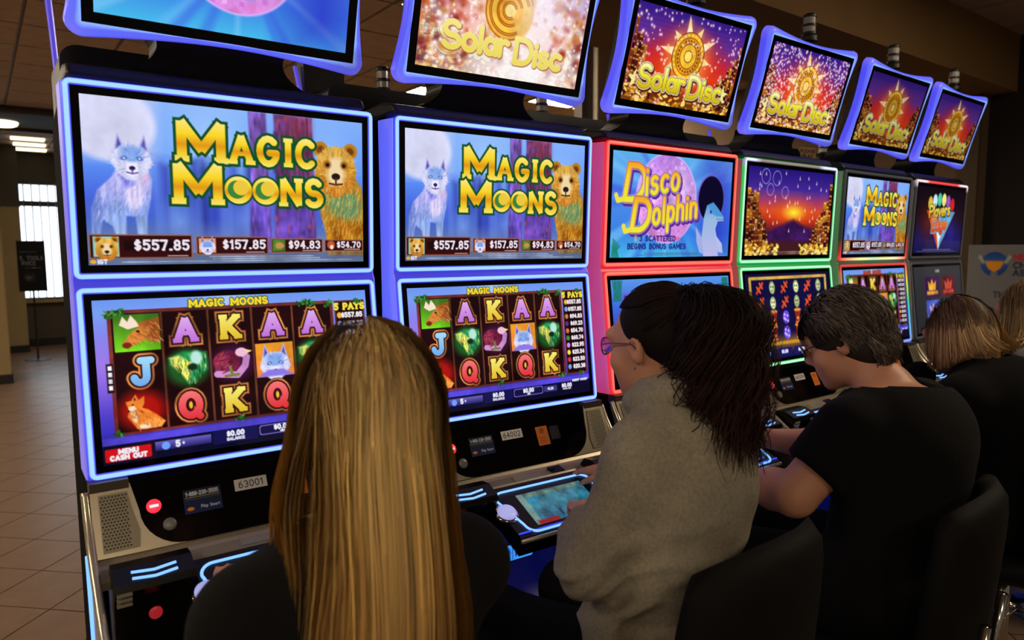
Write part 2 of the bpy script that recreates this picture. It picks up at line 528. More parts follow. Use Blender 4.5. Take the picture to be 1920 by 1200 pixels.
def wolf(cv, cx, cy, s, body=True):
    f = lambda pts: P_(pts, cx, cy, s)
    if body:
        cv.poly(f([(-.75, .35), (-1.1, 1.1), (-1.9, 1.9), (-2.25, 3.0), (-2.3, 4.7), (-1.9, 4.7), (-1.7, 3.6), (-1.2, 4.0), (-1.0, 4.75), (-.5, 4.75), (-.45, 3.4), (.05, 3.4), (.15, 4.75), (.65, 4.75), (.7, 3.4), (.95, 2.2), (1.05, 1.2), (.8, .4)]),
                None, soft=.12 * s, fur=.12, n=.12, stops=[(0, (205, 205, 245)), (.35, (170, 170, 235)), (.6, (130, 165, 240)), (1, (170, 190, 235))])
        cv.poly(f([(-1.8, 2.0), (-2.3, 3.0), (-2.3, 4.7), (-1.95, 4.7), (-1.6, 3.2)]), (90, 110, 190), soft=.3 * s, a=.6)
        cv.poly(f([(-.5, 1.0), (0, 1.5), (.6, 1.0), (.5, 2.6), (.0, 3.2), (-.4, 2.6)]), (228, 215, 250), soft=.4 * s, fur=.1)
        cv.poly(f([(-.75, .95), (-.1, 1.25), (.1, 1.5), (-.4, 1.7)]), (90, 90, 225), soft=.35 * s, a=.8)
        cv.poly(f([(.3, 1.0), (.85, .85), (.7, 1.4)]), (240, 150, 190), soft=.3 * s, a=.7)
        furs(cv, f([(-.75, .6), (-1.1, 1.1), (-1.9, 1.9), (-2.1, 3.4), (-1.2, 3.6), (-.4, 3.2), (.6, 3.2), (.95, 2.2), (1.0, 1.2), (.8, .6)]), 420, [(235, 230, 255), (110, 140, 225), (200, 195, 245), (150, 130, 220), (250, 240, 255)], .34 * s, .018 * s, lambda x, y: 1.75, 71, .38)
    for q in (-1, 1):
        cv.poly(P_([(.3, -.55), (.72, -1.5), (.98, -.3)], cx, cy, s, q), (190, 175, 235), soft=.06 * s)
        cv.poly(P_([(.45, -.6), (.7, -1.2), (.84, -.4)], cx, cy, s, q), (75, 80, 170), soft=.1 * s)
    cv.poly(f([(-.95, -.4), (-.5, -.8), (0, -.85), (.5, -.8), (.95, -.4), (1.15, .25), (.75, .85), (.3, 1.25), (-.3, 1.25), (-.75, .85), (-1.15, .25)]), (215, 215, 245), soft=.1 * s, fur=.1)
    cv.poly(f([(-.6, -.65), (0, -.75), (.6, -.65), (.6, -.05), (.2, .25), (-.2, .25), (-.6, -.05)]), (125, 165, 235), soft=.3 * s)
    if s > .6: furs(cv, f([(-.95, -.4), (-.5, -.8), (.5, -.8), (.95, -.4), (1.15, .25), (.75, .85), (-.75, .85), (-1.15, .25)]), 260, [(245, 242, 255), (120, 150, 230), (190, 195, 245), (95, 115, 205)], .26 * s, .016 * s, lambda x, y: math.atan2(y - cy - .3 * s, x - cx), 72, .32)
    cv.poly(f([(-.3, .2), (.3, .2), (.35, .9), (0, 1.1), (-.35, .9)]), (240, 235, 255), soft=.2 * s)
    for q in (-1, 1):
        cv.ell(cx + q * .43 * s, cy - .02 * s, .17 * s, .1 * s, (70, 85, 170), soft=.1 * s, rot=q * .35)
        cv.ell(cx + q * .42 * s, cy - .02 * s, .07 * s, .06 * s, (190, 220, 255))
    cv.ell(cx, cy + .55 * s, .17 * s, .13 * s, (35, 30, 90))
    cv.stroke([f([(0, .65), (0, .85)]), f([(-.3, .8), (0, .88), (.3, .8)])], .04 * s, (80, 65, 150))


def bear(cv, cx, cy, s, body=True):
    f = lambda pts: P_(pts, cx, cy, s)
    if body:
        cv.poly(f([(-.85, .5), (-1.0, 1.5), (-.85, 2.6), (-.6, 3.3), (-.5, 4.6), (1.6, 4.6), (1.7, 2.6), (1.45, 1.0), (1.0, .4)]), None, soft=.12 * s, fur=.14, n=.2,
                stops=[(0, (215, 150, 40)), (.35, (170, 130, 50)), (.7, (200, 120, 20)), (1, (235, 170, 30))])
        cv.poly(f([(-.5, 1.6), (.2, 1.2), (1.0, 1.3), (1.4, 1.8), (1.3, 2.6), (.5, 2.7), (-.3, 2.4)]), (70, 150, 120), soft=.5 * s, a=.75)
        cv.poly(f([(-.3, 2.9), (.3, 3.6), (.3, 4.6), (.0, 4.6)]), (120, 50, 0), soft=.3 * s, a=.7)
        cv.poly(f([(1.0, 3.0), (1.6, 2.8), (1.5, 4.6), (.9, 4.6)]), (120, 60, 0), soft=.4 * s, a=.5)
        furs(cv, f([(-.85, .7), (-.9, 1.6), (-.7, 2.7), (-.45, 4.2), (1.5, 4.2), (1.6, 2.6), (1.35, 1.0)]), 420, [(250, 200, 80), (150, 85, 15), (225, 160, 40), (95, 125, 80), (255, 220, 120)], .34 * s, .02 * s, lambda x, y: 1.7, 73, .42)
    for q in (-1, 1):
        cv.ell(cx + q * .82 * s, cy - .88 * s, .4 * s, .4 * s, (190, 125, 25), soft=.06 * s)
        cv.ell(cx + q * .8 * s, cy - .84 * s, .22 * s, .22 * s, (105, 55, 15), soft=.15 * s)
    cv.poly(f([(-.95, -.6), (-.5, -1.0), (0, -1.08), (.5, -1.0), (.95, -.6), (1.15, .1), (1.1, .75), (.6, 1.35), (0, 1.6), (-.6, 1.35), (-1.1, .75), (-1.15, .1)]), None, soft=.1 * s, fur=.12, n=.1,
            stops=[(0, (232, 185, 80)), (.5, (215, 150, 45)), (1, (190, 110, 30))])
    if s > .6: furs(cv, f([(-.9, -.6), (-.5, -.95), (.5, -.95), (.9, -.6), (1.1, .1), (1.0, .75), (.5, 1.35), (-.5, 1.35), (-1.0, .75), (-1.1, .1)]), 340, [(252, 215, 120), (170, 105, 25), (235, 180, 70), (135, 75, 20), (255, 230, 160)], .26 * s, .018 * s, lambda x, y: math.atan2(y - cy - .3 * s, x - cx), 74, .38)
    cv.poly(f([(-.3, -.5), (.3, -.5), (.5, .4), (.35, .9), (-.35, .9), (-.5, .4)]), (240, 215, 165), soft=.3 * s)
    for q in (-1, 1):
        cv.ell(cx + q * .47 * s, cy - .12 * s, .2 * s, .2 * s, (140, 85, 30), soft=.15 * s)
        cv.ell(cx + q * .45 * s, cy - .1 * s, .1 * s, .1 * s, (30, 18, 10))
    cv.ell(cx, cy + .48 * s, .24 * s, .18 * s, (35, 22, 18))
    cv.stroke([f([(0, .6), (0, .85)]), f([(-.35, .85), (0, .9), (.35, .85)])], .05 * s, (90, 50, 25))


GOLDTXT = [(0, (255, 232, 140)), (.35, (248, 214, 40)), (.58, (226, 150, 20)), (.75, (240, 200, 40)), (1, (255, 235, 120))]


def magic_logo(cv, x, y, k):
    """two lines, x = left edge, y = baseline of the first line, k = height of the capital."""
    G = (15, 78, 40)
    for t, dx, yy in (('MAGIC', .12, y), ('MOONS', 0, y + 1.13 * k)):
        x0 = x + dx * k
        for pas in (0, 1):
            cx = x0
            for i, ch in enumerate(t):
                h = k * (.95 if i == 0 else .7); w = h * (.135 if i == 0 else .135); sx = 1.12 if i == 0 else .88
                adv = FONT[ch][0] * h * sx + w * 2.75 + (.07 * k if ch == 'I' else 0)
                ox = cx + w * 1.4 + (.05 * k if ch == 'I' else 0)
                if ch == 'O':
                    cc = (ox + .41 * h * sx, yy - h / 2)
                    if pas == 0: cv.ell(cc[0], cc[1], h * .62, h * .62, G)
                    else:
                        cv.ell(cc[0], cc[1], h * .54, h * .54, None, stops=GOLDTXT)
                        cv.ell(cc[0] - .06 * h, cc[1] - .02 * h, h * .36, h * .36, (60, 130, 60))
                        cv.ell(cc[0] + .1 * h, cc[1] - .1 * h, h * .3, h * .3, (235, 200, 60))
                else:
                    g, _ = cv.glyphs(ch, ox, yy, h, sx, .3, .0 if ch in 'GCS' else .2)
                    sq = None if ch in 'GCS' else w
                    if pas == 0: cv.stroke(g, w + .075 * k, G, sq=sq)
                    else: cv.stroke(g, w, None, stops=GOLDTXT, yr=(yy - h - w, yy + w), sq=sq)
                cx += adv


def art_magic_top(nx):
    cv = Canvas(16, 9, nx, 4)
    cv.vgrad([(0, (130, 175, 250)), (.35, (95, 150, 250)), (.6, (70, 100, 220)), (.8, (70, 100, 190)), (1, (120, 140, 190))])
    cv.glow(6.5, 2.4, 5.5, (190, 225, 255), .8); cv.glow(13.6, 2.6, 3.5, (180, 215, 255), .7)
    cv.rect(0, 0, 3.5, 3.1, (205, 208, 240), soft=1.2, n=.05, a=.8)
    cv.ell(1.4, 1.4, 2.2, 2.0, (214, 216, 245), soft=.35, n=.08)
    r = random.Random(5)
    for i in range(38):
        x = r.uniform(3.6, 10.2); w = r.uniform(.08, .3); y0 = r.uniform(2.8, 4.6)
        cv.rect(x - w, y0, x + w, 8, r.choice([(45, 60, 170), (35, 45, 130), (95, 130, 230), (55, 75, 190)]), soft=.5, a=.65)
    cv.glow(4.7, 6.6, 1.4, (140, 190, 255), .6, 1.2, 1.9); cv.glow(8.2, 6.4, 1.6, (130, 170, 250), .5, 1.2, 1.6)
    cv.rect(0, 7.0, 16, 9, (120, 140, 180), soft=1.2, a=.6, n=.15)
    for x0, x1, c in ((8.7, 9.75, (120, 85, 175)), (10.2, 12.6, (112, 62, 120))):
        cv.poly([(x0, 0), (x1, 0), (x1 + .1, 4), (x1 + .2, 8.2), (x0 - .1, 8.2), (x0 + .05, 4)], c, soft=.15, fur=.3, n=.35)
        cv.poly([(x0 + .1, 4.8), (x1, 4.8), (x1, 8.2), (x0, 8.2)], (95, 75, 210), soft=.8, a=.6, n=.5)
    for i in range(60):
        x, y = r.uniform(10.2, 12.7), r.uniform(.2, 8)
        cv.ell(x, y, .1, .16, r.choice([(170, 60, 110), (90, 60, 200), (60, 45, 90), (190, 80, 90)]), soft=.12, a=.6)
    cv.rect(11.0, 0, 12.4, 3.2, (120, 40, 50), soft=1.0, a=.6, n=.3)
    wolf(cv, 2.35, 3.2, .92)
    bear(cv, 14.15, 2.95, 1.22)
    magic_logo(cv, 4.3, 3.0, 2.12)
    cv.rect(0, 8.35, 16, 9, (70, 80, 110), a=.5, n=.3)
    for x0, x1, y0, y1, t, th in ((.05, 5.3, 7.32, 8.66, '$557.85', .5), (5.5, 9.7, 7.4, 8.48, '$157.85', .46), (9.85, 13.2, 7.5, 8.4, '$94.83', .42), (13.3, 16, 7.55, 8.33, '$54.70', .34)):
        cv.rect(x0, y0, x1, y1, (150, 95, 75)); cv.rect(x0 + .07, y0 + .07, x1 - .07, y1 - .07, (52, 8, 10), n=.15)
        cv.rect(x0 + 1.7, y0 + .35, x1 - .15, y1 - .45, (25, 3, 8), soft=.15)
        cv.text(t, x1 - .22, (y0 + y1) / 2 + th * .36, th * 1.02, th * .13, (238, 228, 240), sx=1.0, gap=.34, serif=.06, align='r')
        cv.rect(x1 - 1.35, y1 - .17, x1 - .25, y1 - .11, (190, 160, 160))
    cv.rect(.25, 7.45, 1.5, 8.55, (150, 205, 190)); bear(cv, .9, 8.05, .48, False)
    cv.rect(5.65, 7.52, 6.6, 8.36, (235, 150, 90)); wolf(cv, 6.13, 7.98, .4, False)
    cv.rect(9.95, 7.58, 10.75, 8.3, (70, 120, 40), n=.6); cv.ell(10.4, 7.95, .28, .2, (200, 140, 80), soft=.1)
    cv.ell(13.75, 7.9, .26, .28, (190, 90, 50), soft=.1); cv.ell(13.8, 8.05, .12, .14, (255, 225, 210))
    for k, (xx0, xx1) in enumerate(((6.2, 12.6), (6.4, 13), (1.6, 15.2))):
        cv.rect(xx0, 8.56 + .13 * k, xx1, 8.62 + .13 * k, (190, 195, 205), a=.6, n=.8)
    cv.text('IGT', .45, 8.92, .2, .035, (235, 235, 255))
    cv.ell(.22, 8.82, .15, .11, (240, 170, 50))
    return cv


def rope_letter(cv, ch, cx, cy, h, cols):
    w = h * .165
    adv = FONT[ch][0] * h * .95
    x0, y0 = cx - adv / 2, cy + h / 2
    ser = .21 if ch in 'AKJ' else 0
    q = w if ch in 'AK' else None
    g, _ = cv.glyphs(ch, x0, y0, h, .95, .3, ser)
    cv.stroke(g, w + h * .19, (70, 25, 20), sq=q); cv.stroke(g, w + h * .16, (190, 120, 60), n=.6, sq=q); cv.stroke(g, w + h * .08, (45, 12, 14), sq=q)
    cv.stroke(g, w, None, stops=cols, yr=(y0 - h - w, y0 + w), sq=q)
    if ch == 'Q': cv.ell(cx, cy + .02, h * .15, h * .28, (60, 15, 20)); cv.ell(cx, cy, h * .08, h * .17, (240, 190, 60))


LET = {'A': [(0, (225, 175, 240)), (1, (190, 110, 215))], 'K': [(0, (250, 240, 120)), (1, (225, 185, 40))], 'Q': [(0, (250, 120, 120)), (1, (225, 50, 60))], 'J': [(0, (170, 220, 250)), (1, (110, 170, 235))]}


def critter(cv, kind, cx, cy, w, h):
    x0, y0, x1, y1 = cx - w / 2, cy - h / 2, cx + w / 2, cy + h / 2
    if kind == 'moose':
        cv.rect(x0, y0, x1, y1, None, stops=[(0, (60, 110, 30)), (1, (110, 200, 30))], n=.3)
        cv.poly([(x0 + .5 * w, y0 + .25 * h), (x1, y0 + .1 * h), (x1, y1 - .2 * h), (x0 + .75 * w, y0 + .75 * h)], (185, 95, 40), soft=.1, n=.4)
        cv.poly([(x0 + .62 * w, y0 + .3 * h), (x0 + .82 * w, y0 + .45 * h), (x0 + .6 * w, y0 + .75 * h), (x0 + .25 * w, y0 + .92 * h), (x0 + .15 * w, y0 + .8 * h), (x0 + .4 * w, y0 + .45 * h)], (205, 120, 50), soft=.06, n=.25)
        furs(cv, [(x0 + .62 * w, y0 + .3 * h), (x1, y0 + .12 * h), (x1, y1 - .25 * h), (x0 + .6 * w, y0 + .75 * h), (x0 + .2 * w, y0 + .85 * h), (x0 + .4 * w, y0 + .45 * h)], 150, [(230, 150, 75), (130, 60, 20), (205, 115, 45), (245, 180, 110)], .22, .02, lambda x, y: .6, 76, .6)
        cv.ell(x0 + .26 * w, y0 + .83 * h, .1 * w, .08 * h, (120, 40, 25), soft=.06); cv.ell(x0 + .52 * w, y0 + .47 * h, .04 * w, .03 * h, (30, 12, 8))
        cv.poly([(x0 + .55 * w, y0 + .33 * h), (x0 + .3 * w, y0 + .4 * h), (x0 + .12 * w, y0 + .28 * h), (x0 + .2 * w, y0 + .05 * h), (x0 + .3 * w, y0 + .2 * h), (x0 + .38 * w, y0 + .02 * h), (x0 + .5 * w, y0 + .2 * h)], (250, 225, 205), soft=.05)
    elif kind == 'elk':
        cv.ell(cx, cy, w * .5, h * .52, (30, 110, 40), soft=.5, a=.8)
        cv.poly([(x0 + .05 * w, y0 + .2 * h), (x0 + .4 * w, y0 + .05 * h), (x1 - .05 * w, y0 + .1 * h), (x1 - .05 * w, y0 + .6 * h), (x0 + .65 * w, y1 - .15 * h), (x0 + .5 * w, y1), (x0 + .35 * w, y0 + .7 * h), (x0 + .1 * w, y0 + .45 * h)], (35, 130, 70), soft=.2, n=.7)
        cv.poly([(x0 + .08 * w, y0 + .2 * h), (x0 + .3 * w, y0 + .15 * h), (x0 + .6 * w, y0 + .4 * h), (x0 + .5 * w, y0 + .95 * h), (x0 + .36 * w, y0 + .7 * h), (x0 + .12 * w, y0 + .4 * h)], (215, 205, 90), soft=.12, n=.6)
        furs(cv, [(x0 + .08 * w, y0 + .2 * h), (x0 + .5 * w, y0 + .08 * h), (x1 - .05 * w, y0 + .15 * h), (x1 - .1 * w, y0 + .6 * h), (x0 + .5 * w, y1), (x0 + .15 * w, y0 + .45 * h)], 170, [(240, 235, 140), (25, 80, 45), (120, 200, 90), (70, 160, 110), (15, 45, 25)], .26, .03, lambda x, y: 1.3, 77, .6)
        cv.ell(x1 - .3 * w, y0 + .25 * h, .14 * w, .2 * h, (200, 240, 235), soft=.15, a=.9); cv.ell(x0 + .6 * w, y0 + .5 * h, .12 * w, .1 * h, (15, 45, 30), soft=.12)
    elif kind == 'vulture':
        cv.ell(cx, cy, w * .5, h * .5, (80, 20, 80), soft=.6, a=.8)
        cv.ell(x0 + .35 * w, y0 + .45 * h, w * .34, h * .33, (120, 30, 65), soft=.12, n=.6)
        cv.stroke([[(x0 + .72 * w, y0 + .2 * h), (x0 + .85 * w, y0 + .35 * h), (x0 + .8 * w, y0 + .6 * h), (x0 + .6 * w, y0 + .85 * h), (x0 + .1 * w, y0 + .78 * h)]], .085 * w, (205, 140, 200), n=.25)
        cv.ell(x0 + .72 * w, y0 + .2 * h, .15 * w, .13 * h, (240, 190, 215), soft=.05); cv.poly([(x0 + .82 * w, y0 + .12 * h), (x1, y0 + .18 * h), (x0 + .86 * w, y0 + .25 * h)], (250, 215, 150))
        furs(cv, [(x0 + .05 * w, y0 + .3 * h), (x0 + .35 * w, y0 + .12 * h), (x0 + .65 * w, y0 + .4 * h), (x0 + .4 * w, y0 + .75 * h), (x0 + .1 * w, y0 + .6 * h)], 120, [(170, 50, 70), (80, 15, 50), (200, 90, 80), (130, 40, 110)], .26, .03, lambda x, y: 2.4, 78, .6)
        cv.stroke([[(x0 + .42 * w, y0 + .6 * h), (x0 + .46 * w, y0 + .82 * h)], [(x0 + .3 * w, y0 + .86 * h), (x0 + .62 * w, y0 + .84 * h)]], .035 * w, (120, 130, 60))
    elif kind == 'wolf':
        cv.rect(x0, y0, x1, y1, None, stops=[(0, (240, 160, 40)), (1, (245, 130, 50))], n=.2)
        wolf(cv, cx, cy + .12 * h, w * .36, False)
        cv.poly([(x0, y1), (x0 + .3 * w, y0 + .8 * h), (x0 + .7 * w, y0 + .8 * h), (x1, y1)], (140, 120, 230), soft=.12)
    elif kind == 'fox':
        Q = lambda pts: [(x0 + u * w, y0 + v * h) for u, v in pts]
        cv.ell(cx, cy - .02 * h, w * .5, h * .5, (200, 20, 15), soft=.7, a=.85)
        cv.poly(Q([(.22, .42), (.42, .38), (.62, .48), (.82, .66), (.98, .84), (.9, .97), (.55, 1.0), (.36, .98), (.26, .8), (.16, .62)]), (232, 128, 46), soft=.08, n=.3)
        cv.poly(Q([(.5, .8), (.72, .72), (.98, .84), (.86, .99), (.58, .99), (.44, .93)]), (240, 150, 70), soft=.08, n=.3); cv.ell(x0 + .52 * w, y0 + .92 * h, .14 * w, .065 * h, (255, 235, 215), soft=.1)
        cv.poly(Q([(.24, .5), (.36, .46), (.4, .7), (.34, .82), (.26, .72)]), (250, 215, 170), soft=.12)
        cv.poly(Q([(.14, .22), (.26, .20), (.36, .04), (.42, .2), (.55, .1), (.54, .3), (.48, .42), (.3, .52), (.2, .46)]), (235, 130, 48), soft=.05, n=.2)
        cv.poly(Q([(.2, .36), (.32, .34), (.36, .44), (.27, .52), (.2, .46)]), (252, 225, 195), soft=.06); cv.ell(x0 + .2 * w, y0 + .47 * h, .025 * w, .02 * h, (40, 12, 8))
        cv.ell(x0 + .29 * w, y0 + .31 * h, .022 * w, .02 * h, (35, 12, 8)); cv.poly(Q([(.34, .1), (.37, .2), (.31, .2)]), (90, 30, 15), soft=.04)
        furs(cv, Q([(.22, .45), (.42, .4), (.62, .5), (.9, .75), (.85, .95), (.4, .95), (.2, .65)]), 130, [(255, 180, 90), (180, 75, 20), (250, 150, 60), (140, 50, 15)], .2, .018, lambda x, y: 1.0, 75, .6)


def leaf_tuft(cv, x, y, r, seed):
    q = random.Random(seed)
    for i in range(16):
        a = q.uniform(0, 6.28); d = q.uniform(0, r)
        cv.ell(x + d * math.cos(a), y + .6 * d * math.sin(a), r * .32, r * .14, q.choice([(40, 110, 35), (70, 150, 60), (25, 70, 30)]), rot=q.uniform(0, 3))


def art_magic_reels(nx, title=(250, 215, 50), name='MAGIC MOONS'):
    cv = Canvas(16, 9, nx, 9)
    cv.vgrad([(0, (110, 150, 240)), (.08, (120, 160, 245)), (.5, (120, 90, 220)), (.8, (60, 50, 190)), (1, (20, 16, 60))])
    cv.glow(7, .3, 3.5, (190, 215, 255), .8); cv.glow(.3, 3.5, 1.4, (180, 130, 240), .7, 1.4, 3)
    X0, X1, Y0, Y1 = .85, 13.45, .78, 7.35
    cv.rect(X0 - .2, Y0 - .2, X1 + .2, Y1 + .15, (110, 45, 40), n=.5, r=.1)
    cv.rect(X0, Y0, X1, Y1, (30, 5, 10), n=.35)
    cw = (X1 - X0) / 5; rh = (Y1 - Y0) / 3
    for i in range(1, 5):
        cv.rect(X0 + cw * i - .06, Y0, X0 + cw * i + .06, Y1, (105, 55, 35), n=.4)
    rows = [['moose', 'A', 'K', 'A', 'A'], ['J', 'elk', 'vulture', 'wolf', 'elk'], ['fox', 'Q', 'K', 'Q', 'K']]
    for j in range(3):
        for i in range(5):
            k = rows[j][i]; cx = X0 + cw * (i + .5); cy = Y0 + rh * (j + .5)
            if len(k) == 1: rope_letter(cv, k, cx, cy, rh * .56, LET[k])
            else: critter(cv, k, cx, cy, cw * .92, rh * .94)
    for i, (x, y) in enumerate(((X0, Y0), (X0 + .4, Y0 - .1), (X1 - 1.8, Y0 - .15), (X1 - 1.3, Y0 - .05), (X1 - .1, Y0), (X0, Y1 + .1), (X0 + cw * 2.6, Y1 + .1), (X1 - .2, Y1))):
        leaf_tuft(cv, x, y, .38, i)
    cv.text(name, 7.2, .56, .36, .065, title, sx=1.05, gap=.42, serif=.1, lines=((.05, (20, 70, 40), 0, 0),), align='c')
    cv.rect(.45, 3.5, .8, 5.1, (40, 15, 25))
    for k in range(4): cv.rect(.53, 3.62 + .36 * k, .72, 3.86 + .36 * k, (225, 225, 235), n=.5)
    # pay table on the right
    cv.rect(13.75, .62, 15.85, 7.4, (110, 45, 40), n=.4); cv.rect(13.85, .72, 15.75, 7.3, (30, 6, 12), n=.3)
    cv.text('5 PAYS', 14.8, 1.2, .36, .07, (245, 225, 70), gap=.36, serif=.08, align='c')
    pays = ['$557.85', '$157.85', '$94.83', '$69.23', '$54.70', '$60.74', '$22.95', '$25.54', '$23.50', '$20.38']
    ic = [(220, 165, 60), (130, 170, 240), (190, 130, 60), (90, 50, 130), (230, 120, 60), (60, 140, 60), (200, 130, 220), (240, 220, 70), (230, 60, 70), (120, 180, 240)]
    for k in range(10):
        y = 1.72 + .58 * k
        cv.ell(14.08, y - .13, .17, .2, ic[k], n=.4, soft=.06)
        cv.text(pays[k], 15.65, y, .27, .05, (240, 235, 240), gap=.3, align='r')
    leaf_tuft(cv, 15.4, .65, .3, 40); leaf_tuft(cv, 15.2, 7.4, .3, 41)
    # bottom bars
    cv.rect(0, 7.55, 16, 8.0, (85, 70, 215), n=.25, soft=.15); cv.rect(0, 7.95, 16, 9, (14, 12, 40), n=.2)
    cv.rect(2.6, 8.1, 5.6, 8.6, None, stops=[(0, (110, 100, 190)), (1, (40, 35, 110))]); cv.rect(5.7, 7.95, 8.3, 8.75, (22, 20, 80))
    cv.rect(8.4, 8.02, 11.2, 8.62, (120, 110, 190), r=.15); cv.rect(8.46, 8.08, 11.14, 8.56, (22, 18, 70), r=.14); cv.rect(11.3, 8.1, 12.6, 8.55, (60, 55, 130))
    cv.rect(.1, 8.15, 2.4, 8.85, (205, 20, 25), r=.08)
    W = (240, 240, 250)
    cv.text('MENU', 1.25, 8.45, .22, .05, W, gap=.4, align='c'); cv.text('CASH OUT', 1.25, 8.77, .22, .05, W, gap=.35, align='c')
    cv.ell(3.15, 8.38, .22, .22, (110, 160, 255)); cv.text('5', 3.7, 8.5, .3, .055, W); cv.text('c', 4.05, 8.4, .16, .03, W)
    for x, t in ((7.0, '$0.00'), (9.8, '$0.00'), (13.6, '$0.00')):
        cv.text(t, x, 8.36, .26, .05, W, gap=.32, align='c')
    cv.text('BALANCE', 7.0, 8.62, .14, .03, W, gap=.35, align='c'); cv.text('WIN', 9.8, 8.54, .1, .025, W, gap=.35, align='c'); cv.text('TOTAL BET', 13.6, 8.55, .1, .022, W, align='c')
    cv.text('$1.20', 11.95, 8.4, .16, .03, W, align='c'); cv.text('INSERT MONEY', 15.0, 8.0, .14, .03, W, align='c')
    return cv


def ruins(cv, x0, x1, ybase, seed, up, flip):
    """stepped gold stone stacks at a side of the picture."""
    q = random.Random(seed)
    n = 9
    for c in range(n):
        t = c / (n - 1)
        x = x0 + (x1 - x0) * t
        top = ybase - up * (1 - t) ** .8 * q.uniform(.75, 1.05) - .3
        y = ybase
        while y > top:
            h = q.uniform(.4, .8); w = abs(x1 - x0) / n * q.uniform(.9, 1.6)
            cv.rect(x - w / 2, y - h, x + w / 2, y, q.choice([(105, 32, 14), (140, 62, 20), (80, 18, 18), (175, 110, 34), (52, 10, 14)]), n=.4)
            cv.rect(x - w * .35, y - h + .06, x + w * .3, y - h + .2, (245, 205, 90), a=.7, n=.5)
            y -= h


